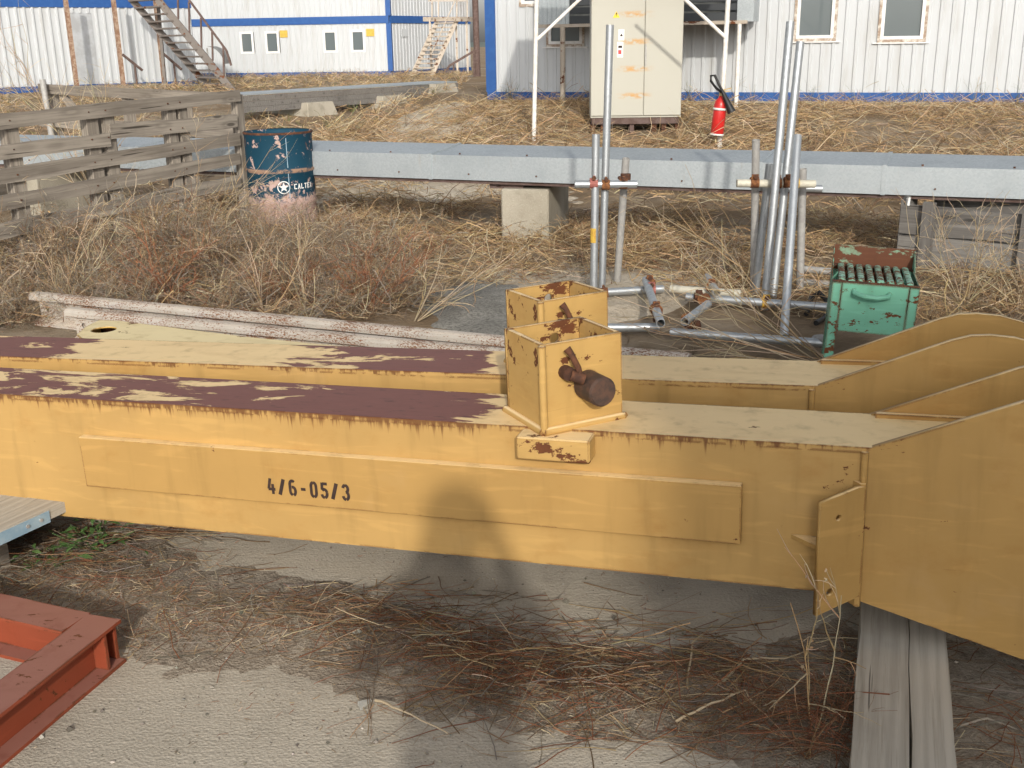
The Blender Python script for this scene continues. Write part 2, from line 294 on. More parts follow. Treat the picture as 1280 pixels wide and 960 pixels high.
# ------------------------------------------------------------------ mesh helpers
def tag(o, label=None, cat=None, group=None, kind=None):
    if label: o['label'] = label
    if cat: o['category'] = cat
    if group: o['group'] = group
    if kind: o['kind'] = kind
    return o
def empty(name, loc=(0, 0, 0), rz=0.0, mat=None):
    o = bpy.data.objects.new(name, None); o.empty_display_size = .1; COL.objects.link(o)
    if mat is not None: o.matrix_world = mat
    else: o.location = loc; o.rotation_euler = (0, 0, rz)
    return o
def obj(name, me, mat=None, parent=None):
    o = bpy.data.objects.new(name, me); COL.objects.link(o)
    if mat is not None and not me.materials: me.materials.append(M[mat] if isinstance(mat, str) else mat)
    if parent is not None: o.parent = parent
    return o
class MB:
    def __init__(s): s.v = []; s.f = []; s.sm = []
    def add(s, vs, fs, smooth=False):
        k = len(s.v); s.v += [tuple(p) for p in vs]; s.f += [tuple(i+k for i in f) for f in fs]; s.sm += [smooth]*len(fs); return s
    def box(s, x0, x1, y0, y1, z0, z1):
        v = [(x0, y0, z0), (x1, y0, z0), (x1, y1, z0), (x0, y1, z0), (x0, y0, z1), (x1, y0, z1), (x1, y1, z1), (x0, y1, z1)]
        return s.add(v, [(0, 3, 2, 1), (4, 5, 6, 7), (0, 1, 5, 4), (1, 2, 6, 5), (2, 3, 7, 6), (3, 0, 4, 7)])
    def bar(s, a, b, w, h, up=(0, 0, 1)):          # rectangular bar between two points
        a, b = Vector(a), Vector(b); t = (b-a).normalized(); up = Vector(up); sd = t.cross(up)
        if sd.length < 1e-4: sd = t.cross(Vector((0, 1, 0)))
        sd.normalize(); u = sd.cross(t).normalized(); v = []
        for p in (a, b):
            for i, j in ((-1, -1), (1, -1), (1, 1), (-1, 1)): v.append(p+sd*(i*w/2)+u*(j*h/2))
        return s.add(v, [(0, 1, 2, 3), (7, 6, 5, 4), (0, 4, 5, 1), (1, 5, 6, 2), (2, 6, 7, 3), (3, 7, 4, 0)])
    def tube(s, a, b, r, n=14, hollow=0.0, r2=None):
        a, b = Vector(a), Vector(b); t = (b-a).normalized(); q = t.to_track_quat('Z', 'Y'); e1 = q @ Vector((1, 0, 0)); e2 = q @ Vector((0, 1, 0)); r2 = r if r2 is None else r2
        ring = lambda p, rr: [p+e1*(rr*math.cos(2*math.pi*i/n))+e2*(rr*math.sin(2*math.pi*i/n)) for i in range(n)]
        o = ring(a, r)+ring(b, r2); s.add(o, [(i, (i+1) % n, n+(i+1) % n, n+i) for i in range(n)], True)
        if hollow:
            i_ = ring(a, r-hollow)+ring(b, r2-hollow); s.add(i_, [(n+i, n+(i+1) % n, (i+1) % n, i) for i in range(n)], True)
            for k, fl in ((0, 1), (1, 0)):
                rr = (o[k*n:(k+1)*n]+i_[k*n:(k+1)*n]); s.add(rr, [((i, n+i, n+(i+1) % n, (i+1) % n) if fl else (i, (i+1) % n, n+(i+1) % n, n+i)) for i in range(n)])
        else:
            s.add(o[:n], [tuple(range(n))[::-1]]); s.add(o[n:], [tuple(range(n))])
        return s
    def path(s, pts, r, n=8):
        pts = [Vector(p) for p in pts]; K = len(pts); v = []
        rs = r if isinstance(r, (list, tuple)) else [r]*K
        for k, p in enumerate(pts):
            t = (pts[min(k+1, K-1)]-pts[max(k-1, 0)]).normalized(); q = t.to_track_quat('Z', 'Y'); e1 = q @ Vector((1, 0, 0)); e2 = q @ Vector((0, 1, 0))
            v += [p+e1*(rs[k]*math.cos(2*math.pi*i/n))+e2*(rs[k]*math.sin(2*math.pi*i/n)) for i in range(n)]
        f = [(k*n+i, k*n+(i+1) % n, (k+1)*n+(i+1) % n, (k+1)*n+i) for k in range(K-1) for i in range(n)]
        s.add(v, f, True); s.add(v[:n], [tuple(range(n))[::-1]]); s.add(v[-n:], [tuple(range(n))]); return s
    def lathe(s, prof, n=24, axis_pt=(0, 0, 0)):
        ax = Vector(axis_pt); v = []
        for r, z in prof: v += [ax+Vector((r*math.cos(2*math.pi*i/n), r*math.sin(2*math.pi*i/n), z)) for i in range(n)]
        K = len(prof); return s.add(v, [(k*n+i, k*n+(i+1) % n, (k+1)*n+(i+1) % n, (k+1)*n+i) for k in range(K-1) for i in range(n)], True)
    def prism(s, poly, a0, a1, axis='y'):             # a simple polygon pushed along an axis
        n = len(poly)
        mk = {'y': lambda p, a: (p[0], a, p[1]), 'x': lambda p, a: (a, p[0], p[1]), 'z': lambda p, a: (p[0], p[1], a)}[axis]
        v = [mk(p, a0) for p in poly]+[mk(p, a1) for p in poly]
        return s.add(v, [tuple(range(n)), tuple(range(2*n-1, n-1, -1))]+[(i, n+i, n+(i+1) % n, (i+1) % n) for i in range(n)])
    def mesh(s, name):
        me = bpy.data.meshes.new(name); me.from_pydata(s.v, [], s.f); me.polygons.foreach_set('use_smooth', s.sm)
        b = bmesh.new(); b.from_mesh(me); bmesh.ops.recalc_face_normals(b, faces=b.faces); b.to_mesh(me); b.free(); me.update(); return me
    def build(s, name, mat, parent=None, bevel=0.0, xf=None):
        me = s.mesh(name); me.materials.append(M[mat] if isinstance(mat, str) else mat)
        if bevel:
            b = bmesh.new(); b.from_mesh(me); bmesh.ops.remove_doubles(b, verts=b.verts, dist=1e-5); bmesh.ops.bevel(b, geom=list(b.edges), offset=bevel, segments=1, affect='EDGES', clamp_overlap=True); b.to_mesh(me); b.free()
        o = obj(name, me, None, parent)
        if xf is not None: o.matrix_local = xf
        return o
def plate(name, outer, holes, thick, mat, parent, mtx):
    """flat plate with real holes: outline in its own XY plane, thickness along Z (0..thick)"""
    cu = bpy.data.curves.new(name, 'CURVE'); cu.dimensions = '2D'; cu.fill_mode = 'BOTH'; cu.extrude = thick/2
    for lp in [outer]+holes:
        sp = cu.splines.new('POLY'); sp.points.add(len(lp)-1); sp.use_cyclic_u = True
        for i, p in enumerate(lp): sp.points[i].co = (p[0], p[1], 0, 1)
    t = bpy.data.objects.new('tmp', cu); COL.objects.link(t); dg = bpy.context.evaluated_depsgraph_get(); dg.update()
    me = bpy.data.meshes.new_from_object(t.evaluated_get(dg)); bpy.data.objects.remove(t); bpy.data.curves.remove(cu)
    me.transform(Matrix.Translation((0, 0, thick/2))); me.transform(mtx); me.name = name; me.materials.clear(); me.materials.append(M[mat])
    b = bmesh.new(); b.from_mesh(me); bmesh.ops.remove_doubles(b, verts=b.verts, dist=1e-6); bmesh.ops.recalc_face_normals(b, faces=b.faces); b.to_mesh(me); b.free()
    return obj(name, me, None, parent)
def circ(cx, cy, r, n=20): return [(cx+r*math.cos(2*math.pi*i/n), cy+r*math.sin(2*math.pi*i/n)) for i in range(n)]
XZ = Matrix(((1, 0, 0, 0), (0, 0, -1, 0), (0, 1, 0, 0), (0, 0, 0, 1)))     # plate XY -> XZ, thickness towards -Y
def fastmesh(name, V, F, tint=None, mat='dry_stems', smooth=True):
    me = bpy.data.meshes.new(name); V = np.ascontiguousarray(V, np.float32); F = np.ascontiguousarray(F, np.int32); nf, k = F.shape
    me.vertices.add(len(V)); me.vertices.foreach_set('co', V.ravel()); me.loops.add(nf*k); me.loops.foreach_set('vertex_index', F.ravel())
    me.polygons.add(nf); me.polygons.foreach_set('loop_start', np.arange(0, nf*k, k, dtype=np.int32)); me.polygons.foreach_set('use_smooth', np.full(nf, smooth)); me.update(calc_edges=True)
    if tint is not None:
        a = me.attributes.new('tint', 'FLOAT_COLOR', 'POINT'); c = np.ones((len(V), 4), np.float32); c[:, :3] = tint; a.data.foreach_set('color', c.ravel())
    me.materials.append(M[mat]); return me
def unit(a): return a/np.maximum(np.linalg.norm(a, axis=-1, keepdims=True), 1e-9)
def strands(P, r, tint, sides=3):
    """P (N,K,3) stems, r (N,K) radius -> verts, quads, tints.  sides=2 gives a flat blade"""
    Nn, K, _ = P.shape; T = np.gradient(P, axis=1); T = unit(T); A = unit(RNG.normal(size=(Nn, 1, 3))); e1 = unit(np.cross(T, A)); e2 = np.cross(T, e1)
    ang = [0, math.pi] if sides == 2 else [2*math.pi*i/sides for i in range(sides)]
    V = np.stack([P+(e1*math.cos(a)+e2*math.sin(a))*r[..., None] for a in ang], axis=2)            # N,K,s,3
    idx = np.arange(Nn*K*sides).reshape(Nn, K, sides); Fs = []
    for i in range(1 if sides == 2 else sides):
        j = (i+1) % sides; Fs.append(np.stack([idx[:, :-1, i], idx[:, :-1, j], idx[:, 1:, j], idx[:, 1:, i]], axis=-1).reshape(-1, 4))
    return V.reshape(-1, 3), np.concatenate(Fs), np.repeat(tint, K*sides, axis=0)
def join(parts):
    Vs, Fs, Ts, k = [], [], [], 0
    for V, F, T in parts: Vs.append(V); Fs.append(F+k); Ts.append(T); k += len(V)
    return np.concatenate(Vs), np.concatenate(Fs), np.concatenate(Ts)
STRAW = np.array([.45, .31, .165]); PALE = np.array([.57, .46, .31]); GREYS = np.array([.27, .235, .19]); REDB = np.array([.20, .085, .045]); BRN = np.array([.22, .145, .085])
def tints(n, mixs):
    cols = np.array([c for c, _ in mixs]); p = np.array([q for _, q in mixs], float); k = RNG.choice(len(mixs), n, p=p/p.sum()); return np.clip(cols[k]*RNG.uniform(.7, 1.25, (n, 1))*RNG.uniform(.93, 1.07, (n, 3)), 0, .9)
def grow(base, d0, L, K, wob, droop):
    """stems from base (N,3) along d0 (N,3), length L (N,)"""
    n = len(base); P = np.zeros((n, K, 3)); P[:, 0] = base; d = unit(d0)
    for k in range(1, K):
        d = unit(d+RNG.normal(size=(n, 3))*wob+np.array([0, 0, -droop])); P[:, k] = P[:, k-1]+d*(L/(K-1))[:, None]
    return P
def bush(n1, n2, n3, L, spread, r, mixs, droop=.05, wob=.16, sides=3, up=1.0, bits=0):
    """a branching dry weed rooted at the origin"""
    K = 7; az = RNG.uniform(0, 2*math.pi, n1); sp = RNG.uniform(.1, 1, n1)**.7*spread
    d = np.stack([np.cos(az)*sp, np.sin(az)*sp, np.full(n1, up)], 1); b = np.stack([np.cos(az), np.sin(az), np.zeros(n1)], 1)*.02*L
    P1 = grow(b, d, L*RNG.uniform(.6, 1.05, n1), K, wob, droop); out = [(P1, np.linspace(1, .4, K)[None]*r*RNG.uniform(.7, 1.1, (n1, 1)))]
    def sub(P, n, Ls, rr, k0):
        pi = RNG.integers(0, len(P), n); t = RNG.uniform(k0, K-1.01, n); k = t.astype(int); fr = (t-k)[:, None]; b = P[pi, k]*(1-fr)+P[pi, k+1]*fr
        dd = unit(P[pi, k+1]-P[pi, k])+RNG.normal(size=(n, 3))*.55; Q = grow(b, dd, Ls*RNG.uniform(.4, 1.1, n), K, wob*1.1, droop); return Q, np.linspace(1, .4, K)[None]*rr*RNG.uniform(.7, 1.1, (n, 1))
    if n2:
        P2, r2 = sub(P1, n2, L*.45, r*.6, 1.2); out.append((P2, r2))
        if n3: P3, r3 = sub(P2, n3, L*.2, r*.4, .8); out.append((P3[:, ::2], r3[:, ::2]))
    res = []
    for P, rr in out: P[..., 2] = np.maximum(P[..., 2], .004); res.append(strands(P, rr, tints(len(P), mixs), sides))
    if bits:
        src = out[-1][0]; pi = RNG.integers(0, len(src), bits); kk = RNG.integers(1, src.shape[1], bits); c = src[pi, kk]; s_ = RNG.uniform(.003, .008, bits)*max(1, L*1.2)
        Pb = np.stack([c-unit(RNG.normal(size=(bits, 3)))*s_[:, None], c+unit(RNG.normal(size=(bits, 3)))*s_[:, None]], 1); res.append(strands(Pb, np.stack([s_*.5, s_*.3], 1), tints(bits, mixs), 2))
    return join(res)
def place(B, pos, sc=1.0, rz=None, lean=(0, 0), squash=1.0, tilt=None):
    V, F, T = B; rz = RNG.uniform(0, 6.28) if rz is None else rz; c, s_ = math.cos(rz), math.sin(rz); W = V*sc; W = W*np.array([1, 1, squash])
    if tilt:                                              # lay the plant over by tilt[0] towards plan angle tilt[1]
        W = W @ np.array(Matrix.Rotation(tilt[0], 3, Vector((-math.sin(tilt[1]), math.cos(tilt[1]), 0)))).T; W[:, 2] = np.maximum(W[:, 2], .004); c, s_ = 1.0, 0.0
    X = W[:, 0]*c-W[:, 1]*s_+W[:, 2]*lean[0]; Y = W[:, 0]*s_+W[:, 1]*c+W[:, 2]*lean[1]
    return np.stack([X+pos[0], Y+pos[1], W[:, 2]+pos[2]], 1), F, T
def inpoly(pt, poly):
    x, y = pt; c = False; n = len(poly)
    for i in range(n):
        x1, y1 = poly[i]; x2, y2 = poly[i-1]
        if (y1 > y) != (y2 > y) and x < (x2-x1)*(y-y1)/(y2-y1)+x1: c = not c
    return c
def scatter(n, poly):                                   # points in a plan polygon
    A = np.array(poly); lo, hi = A.min(0), A.max(0); out = np.zeros((0, 2))
    while len(out) < n:
        p = RNG.uniform(lo, hi, (n*2, 2)); x, y = p[:, 0], p[:, 1]; c = np.zeros(len(p), bool)
        for i in range(len(A)):
            x1, y1 = A[i]; x2, y2 = A[i-1]; k = ((y1 > y) != (y2 > y)) & (x < (x2-x1)*(y-y1)/((y2-y1) if abs(y2-y1) > 1e-9 else 1e-9)+x1); c ^= k
        out = np.concatenate([out, p[c]])
    return out[:n]
def noise2(p, sc, seed=0):                              # cheap smooth value noise in plan
    q = np.asarray(p)*sc; i = np.floor(q).astype(int); f = q-i; f = f*f*(3-2*f)
    def h(a, b): v = np.sin(a*127.1+b*311.7+seed*74.7)*43758.5453; return v-np.floor(v)
    a, b, c_, d = h(i[..., 0], i[..., 1]), h(i[..., 0]+1, i[..., 1]), h(i[..., 0], i[..., 1]+1), h(i[..., 0]+1, i[..., 1]+1)
    return (a*(1-f[..., 0])+b*f[..., 0])*(1-f[..., 1])+(c_*(1-f[..., 0])+d*f[..., 0])*f[..., 1]
def struct(o): o['kind'] = 'structure'; return o

# ================================================================== THE SETTING
def grid_mesh(name, xs, ys, zf, mat):
    X, Y = np.meshgrid(xs, ys, indexing='ij'); Z = zf(X, Y); V = np.stack([X, Y, Z], -1).reshape(-1, 3); nx, ny = len(xs), len(ys); i = np.arange(nx*ny).reshape(nx, ny)
    F = np.stack([i[:-1, :-1], i[1:, :-1], i[1:, 1:], i[:-1, 1:]], -1).reshape(-1, 4); return fastmesh(name, V, F, None, mat)
gx = np.concatenate([[-900, -400, -150, -80, -50], np.arange(-36, 26, .3), [35, 60, 120, 400, 900]]); gy = np.concatenate([[-200, -80, -40, -25], np.arange(-16, 70, .3), [80, 120, 220, 500, 1500]])
def gz(X, Y):
    p = np.stack([X, Y], -1); return hgt(X, Y)-.012+(noise2(p, 1.7)-.5)*.05*sstep(5.2, 7, Y)
struct(obj('ground', grid_mesh('ground', gx, gy, gz, 'dry_ground')))
sb = MB().box(-9, 6, -4, 5.05, -.15, 0.0); struct(sb.build('concrete_slab', 'slab_concrete'))
hx = np.linspace(-500, 500, 80)
struct(obj('hill', grid_mesh('hill', hx, np.array([300., 330, 380]), lambda X, Y: np.where(Y == 330, 1.2+1.6*noise2(np.stack([X, Y], -1), .03), -1.0), 'far_hill')))
# soil lying over the slab in a drift: where it is thinner than nothing the concrete shows
BAND = [(-2.6, 3.35, .5), (-1.9, 3.25, .48), (-1.35, 3.1, .40), (-1.0, 2.85, .30), (-.70, 2.83, .27), (-.35, 2.68, .24), (-.1, 2.53, .22), (.12, 2.46, .23), (.45, 2.43, .26), (.75, 2.36, .32), (1.25, 2.3, .5), (1.9, 2.3, .9), (2.6, 2.4, 1.1)]
def band(X, Y):
    bx = np.array([b[0] for b in BAND]); c = np.interp(X, bx, [b[1] for b in BAND]); hw = np.interp(X, bx, [b[2] for b in BAND]); return 1-np.abs(Y-c)/hw
def soilz(X, Y):
    p = np.stack([X, Y], -1); n = (noise2(p, 3.1, 3)-.5)*.9+(noise2(p, 9, 4)-.5)*.5+(noise2(p, 26, 5)-.5)*.28; return np.clip(.014*(band(X, Y)*1.25-.1+n), -.02, .035)
struct(obj('soil_drift', grid_mesh('soil_drift', np.arange(-2.6, 2.6, .014), np.arange(1.5, 3.7, .014), soilz, 'soil')))
def patch(name, px, mat, hz, res=.04, amp=.03):
    poly = [G(x, y) for x, y in px]; xs = [p.x for p in poly]; ys = [p.y for p in poly]; cx, cy = sum(xs)/len(xs), sum(ys)/len(ys)
    rx, ry = (max(xs)-min(xs))/2, (max(ys)-min(ys))/2
    def z(X, Y):
        p = np.stack([X, Y], -1); d = 1-np.sqrt(((X-cx)/rx)**2+((Y-cy)/ry)**2); return gz(X, Y)*0+hgt(X, Y)-.02+np.clip(hz*(d*1.8+(noise2(p, 2.2, 8)-.5)*1.4+(noise2(p, 7, 9)-.5)*.8), -.06, hz*1.3)
    return struct(obj(name, grid_mesh(name, np.arange(cx-rx*1.3, cx+rx*1.3, res), np.arange(cy-ry*1.3, cy+ry*1.3, res), z, mat)))
patch('gravel_path', [(500, 400), (560, 352), (655, 352), (700, 430), (600, 440)], 'gravel', .05)
patch('sand_patch', [(600, 335), (870, 335), (900, 400), (640, 372)], 'sand', .045)
patch('sand_path', [(400, 222), (640, 226), (760, 242), (520, 250)], 'sand', .06)
patch('dirt_mound', [(470, 172), (560, 150), (600, 168), (520, 178)], 'sand', .12, .08)

# ================================================================== THE YELLOW LEGS
def leg_frame(A, B, tilt=0.0):
    u = (B-A).normalized(); h = Vector((u.x, u.y, 0)).normalized(); v = Vector((-h.y, h.x, 0)); wv = u.cross(v).normalized()
    return Matrix(((u.x, v.x, wv.x, B.x), (u.y, v.y, wv.y, B.y), (u.z, v.z, wv.z, B.z), (0, 0, 0, 1)))
FL = [(0, -.004), (.36, .145), (.41, .160), (.46, .163)]
cx_, cz_, rr_ = .46, -.197, .36
LOBE = FL+[(cx_+rr_*math.sin(a), cz_+rr_*math.cos(a)) for a in [R_(k) for k in range(10, 171, 10)]]+[(.47, -.556), (0, -.418)]
def stroke_glyphs(parent, mat, y, x0, z0, hgt_, wid, txt, gap):
    """stencilled figures: each is a set of separate strokes with the bridges of a stencil left open"""
    def arc(cx, cz, rx, rz, a0, a1, n=9): return [(cx+rx*math.cos(R_(a0+(a1-a0)*i/n)), cz+rz*math.sin(R_(a0+(a1-a0)*i/n))) for i in range(n+1)]
    Gd = {'4': [[(.32, 1), (.05, .34)], [(.05, .3), (.35, .3)], [(.62, .62), (.62, 0)], [(.46, .3), (.9, .3)]],
          '/': [[(.72, 1), (.12, 0)]], '-': [[(.25, .46), (.75, .46)]],
          '6': [arc(.5, .70, .36, .28, 55, 178)+[(.14, .28)]+arc(.5, .28, .36, .26, 185, 250), arc(.5, .28, .36, .28, -70, 100)],
          '0': [arc(.5, .72, .34, .26, 100, 180)+arc(.5, .28, .34, .26, 180, 258), arc(.5, .72, .34, .26, 80, 0)+arc(.5, .28, .34, .26, 0, -78)],
          '5': [[(.24, 1), (.2, .58)], [(.36, .96), (.86, .96)], arc(.48, .3, .36, .28, 130, 20), arc(.48, .3, .36, .28, 5, -75), arc(.48, .3, .36, .28, -100, -160)],
          '3': [arc(.48, .73, .33, .24, 160, 100), arc(.48, .73, .33, .24, 80, -70), arc(.48, .27, .36, .26, 70, -75), arc(.48, .27, .36, .26, -100, -165)]}
    b = MB(); x = x0; th = .0092
    for k, chh in enumerate(txt):
        for st in Gd[chh]:
            pts = [Vector((x+p[0]*wid, p[1]*hgt_+z0)) for p in st]; t2 = th*(1.25 if chh == '/' else 1)/2
            for a, c_ in zip(pts, pts[1:]):
                d = (c_-a); 
                if d.length < 1e-6: continue
                d.normalize(); nn = Vector((-d.y, d.x))*t2; e = d*t2*.35; q = [a-e+nn, c_+e+nn, c_+e-nn, a-e-nn]
                b.add([(p.x, y-.0004*random.random(), p.y) for p in q], [(0, 1, 2, 3)])
        x += wid+gap
    return b.build('stencil_number', mat, parent)
def leg(A, B, mat, label, sock_u, sock_v, sock_yaw, left=-3.1, front=True):
    root = empty('box_girder', mat=leg_frame(A, B)); tag(root, label, 'steel beam', None)
    Wd = .258; H = .405
    MB().box(left, .31, -.003, Wd+.003, -.014, 0).build('top_plate', mat, root)
    MB().box(left, .0, 0, .012, -H, -.014).build('side_plate', mat, root); MB().box(left, .0, Wd-.012, Wd, -H, -.014).build('side_plate', mat, root)
    MB().box(left, .0, .012, Wd-.012, -H, -H+.012).build('bottom_plate', mat, root); MB().box(left-.012, left, 0, Wd, -H, 0).build('end_plate', mat, root)
    for y0, y1 in ((-.006, .016), (Wd-.010, Wd+.012)):
        plate('clevis_plate', LOBE, [circ(.487, -.42, .052), circ(.66, -.16, .03)], y1-y0, 'plate_paint', root, Matrix.Translation((0, y1, 0)) @ XZ)
    w_ = MB(); w_.tube((-.006, -.008, -.01), (-.006, -.008, -.43), .009, 8); w_.build('weld_seam', 'plate_paint', root)
    MB().box(.02, .40, Wd-.03, Wd-.0105, -.004, .012).build('weld_strip', 'plate_paint', root)
    if front:
        MB().box(-2.31, -.30, -.027, 0, -.280, -.117).build('doubler_plate', 'plate_paint', root, .002)
        stroke_glyphs(root, 'stencil_black', -.0278, -1.665, -.249, .046, .0235, '4/6-05/3', .0105)
        # angled bracket with two bolt holes and its gusset
        bm_ = Matrix.Translation((-.008, -.012, 0)) @ Matrix.Rotation(R_(180+36), 4, 'Z') @ Matrix(((1, 0, 0, 0), (0, 0, 1, 0), (0, 1, 0, 0), (0, 0, 0, 1)))
        plate('bracket', [(0, -.395), (.128, -.425), (.128, -.118), (.02, -.095), (0, -.095)], [circ(.075, -.165, .0085, 12), circ(.09, -.365, .011, 12)], .014, 'plate_paint', root, bm_)
        MB().prism([(-.175, -.001), (-.105, -.001), (-.100, -.066)], -.262, -.250, 'z').build('gusset', 'plate_paint', root)
        MB().prism([(-.03, -.001), (0, -.001), (0, -.02), (-.012, -.022)], -.425, -.09, 'z').build('bracket_root', 'plate_paint', root)
    # square socket standing diagonally on the beam, with pin, locking bolt and toggle
    T = Matrix.Translation((sock_u, sock_v, 0)) @ Matrix.Rotation(sock_yaw, 4, 'Z'); a, bb, h, t = .120, .111, .238, .013
    def sp(mb, name, mat_, bev=0): return mb.build(name, mat_, root, bev, T)
    fz = [(-a, .0), (a, .0), (a, h), (-a, h)]
    o = plate('socket_plate', fz, [circ(.012, .112, .040)], t, 'socket_paint', root, Matrix.Translation((0, -bb+t, 0)) @ XZ); o.matrix_local = T
    o = plate('socket_plate', fz, [circ(.03, .19, .0155), circ(.012, .112, .040)], t, 'socket_paint', root, Matrix.Translation((0, bb, 0)) @ XZ); o.matrix_local = T
    sp(MB().box(-a, -a+t, -bb+t, bb-t, 0, h+.001), 'socket_plate', 'socket_paint'); sp(MB().box(a-t, a, -bb+t, bb-t, 0, h+.001), 'socket_plate', 'socket_paint')
    wl = MB(); ring = [(-a-.004, -bb-.004), (a+.004, -bb-.004), (a+.004, bb+.004), (-a-.004, bb+.004), (-a-.004, -bb-.004)]
    for p, q in zip(ring, ring[1:]): wl.tube((*p, .004), (*q, .004), .012, 6)
    sp(wl, 'weld_bead', 'socket_paint')
    for p in ring[:1]:
        wc = MB(); wc.tube((p[0]+.004*(1 if p[0] < 0 else -1), p[1]+.003, .002), (p[0]+.004*(1 if p[0] < 0 else -1), p[1]+.003, h-.001), .011, 8); sp(wc, 'weld_bead', 'socket_paint')
    
    pn = MB(); pn.tube((.012, bb+.015, .112), (.012, -bb-.08, .112), .040, 22); pn.tube((.012, -bb-.0795, .112), (.012, -bb-.087, .112), .040, 22, 0, .035); sp(pn, 'pin', 'pin_steel')
    bl = MB(); bl.tube((-.055, -bb+.002, .158), (-.055, -bb-.03, .158), .019, 12); bl.tube((-.052, -bb-.028, .156), (-.02, -bb-.042, .142), .016, 12); sp(bl, 'locking_bolt', 'rusty_steel')
    lv = MB(); lv.path([(-.028, -bb-.035, .15), (-.036, -bb-.04, .175), (-.05, -bb-.03, .212), (-.058, -bb-.022, .226)], [.0085, .0085, .0085, .011], 10); sp(lv, 'toggle_lever', 'rusty_steel')
    return root
ZL, ZR = .565, .635
A1 = G(0, 492, ZL); B1 = G(1085, 559, ZR)
leg1 = leg(A1, B1, 'leg_paint_worn', 'long yellow steel beam with stencilled number 4/6-05/3, clevis end on timber', -.80, .118, R_(43), -3.08)
A2 = G(0, 445, ZL); B2 = G(1018, 482, ZR)
leg2 = leg(A2, B2, 'leg_paint_far', 'yellow steel beam without stencil, lying between the numbered beam and the rails', -.79, .14, R_(43), -3.25, False)
MB().box(-.885, -.685, -.07, 0, -.070, -.006).build('support_pad', 'socket_paint', leg1, .004)
MB().box(-.885, -.685, -.07, 0, -.070, -.006).build('support_pad', 'socket_paint', leg2, .004)
# third arm: flat fork plates with a hole, lying behind
za = .56
top = [G(x, y, za) for x, y in [(96, 418), (108, 408), (124, 400), (150, 401), (300, 420), (400, 430), (520, 441), (520, 447), (210, 430), (104, 424)]]
arm = empty('fork_girder', loc=(top[1].x, top[1].y, 0)); tag(arm, 'pale yellow steel arm with round hole in its flat end plate, beside the rails', 'steel beam')
ol = [(p.x-top[1].x, p.y-top[1].y) for p in top]; hc = G(130, 412, za); hc = (hc.x-top[1].x, hc.y-top[1].y)
plate('fork_plate', ol, [circ(hc[0], hc[1], .047, 24)], .006, 'arm_paint', arm, Matrix.Translation((0, 0, za-.006)))
plate('fork_plate', [(p[0]-.02, p[1]) for p in ol], [], .02, 'rusty_steel', arm, Matrix.Translation((-.05, -.005, za-.20)))  # lower plate kept dark as well, painted-in shade below the hole
e0 = Vector((*ol[3], 0)); e1 = Vector((*ol[4], 0)); f0 = Vector((*ol[8], 0))
for p, q in zip(ol, ol[1:]+ol[:1]):
    if Vector((p[0]-q[0], p[1]-q[1])).length > .01: MB().bar(Vector((*p, za-.10)), Vector((*q, za-.10)), .010, .158).build('side_plate', 'rusty_steel' if p in ol[2:7] else 'arm_paint', arm)  # far inner faces in dark rust, standing in for the shade inside the hole
mid = e0.lerp(f0, .5)+Vector((.22, -.03, 0))
MB().box(mid.x-.08, mid.x+.08, mid.y-.05, mid.y+.05, 0.0, za-.20).build('foot_block', 'arm_paint', arm)

# timbers and board that carry the legs
def timber(name, a, b, w_, h, z0, mat, label, cat='plank', up=(0, 0, 1), grp=None):
    a, b = Vector(a), Vector(b); d = b-a; o = empty(name, (a.x, a.y, z0), math.atan2(d.y, d.x)); L = Vector((d.x, d.y)).length
    n = 14; m = MB(); jit = lambda s_: random.uniform(-s_, s_)
    prof = []
    for i in range(n+1):
        x = L*i/n; prof.append([(x, -w_/2+jit(.003), 0), (x, w_/2+jit(.003), 0), (x, w_/2-.004+jit(.003), h+jit(.002)), (x, -w_/2+.004+jit(.003), h+jit(.002))])
    vs = [p for r in prof for p in r]; fs = [(i*4+j, i*4+(j+1) % 4, (i+1)*4+(j+1) % 4, (i+1)*4+j) for i in range(n) for j in range(4)]+[(3, 2, 1, 0), tuple(n*4+k for k in range(4))]
    m.add(vs, fs); me = m.mesh(name); me.materials.append(M[mat]); COL.objects.unlink(o); bpy.data.objects.remove(o)
    o = obj(name, me); o.location = (a.x, a.y, z0); o.rotation_euler = (0, 0, math.atan2(d.y, d.x)); tag(o, label, cat, grp); return o
PT = .10
pa, pb = G(1101, 960, PT), G(1106, 752, PT); dirp = (pb-pa).normalized()
timber('timber_plank', pa-dirp*.5, pb+dirp*.9, .128, PT, 0, 'wood_plank', 'wider grey timber under the clevis end of the stencilled beam')
pa2, pb2 = G(1168, 960, PT), G(1158, 752, PT); pa2 = pa2+Vector((.001, 0, 0)); pb2 = pb2-Vector((.001, 0, 0))
timber('timber_plank', pa2-dirp*.5, pb2+dirp*.9, .098, PT-.006, 0, 'wood_plank', 'narrower grey timber with a knot, alongside the wider one under the clevis')
bz = .215; q0 = G(0, 664, bz); q1 = G(84, 626, bz)
brd = empty('bearer_board', (q1.x, q1.y, 0), math.atan2(q1.y-q0.y, q1.x-q0.x)); tag(brd, 'wooden scaffold board with pale blue metal edge under the stencilled beam', 'board')
MB().box(-1.2, -.0, .0, .14, bz-.035, bz).build('plank', 'wood_plank', brd); MB().box(-1.2, .02, .145, .30, bz-.035, bz-.002).build('plank', 'wood_plank', brd); MB().box(-1.2, .0, .305, .62, bz-.035, bz).build('plank', 'wood_plank', brd)
MB().box(-1.2, -.075, -.004, -.001, bz-.042, bz-.004).build('metal_edge', 'blue_edge', brd)
for xx in (-.35, -.30, -.16, -.11): MB().tube((xx, -.004, bz-.022), (xx, -.008, bz-.022), .006, 8).build('rivet', 'galv_old', brd)
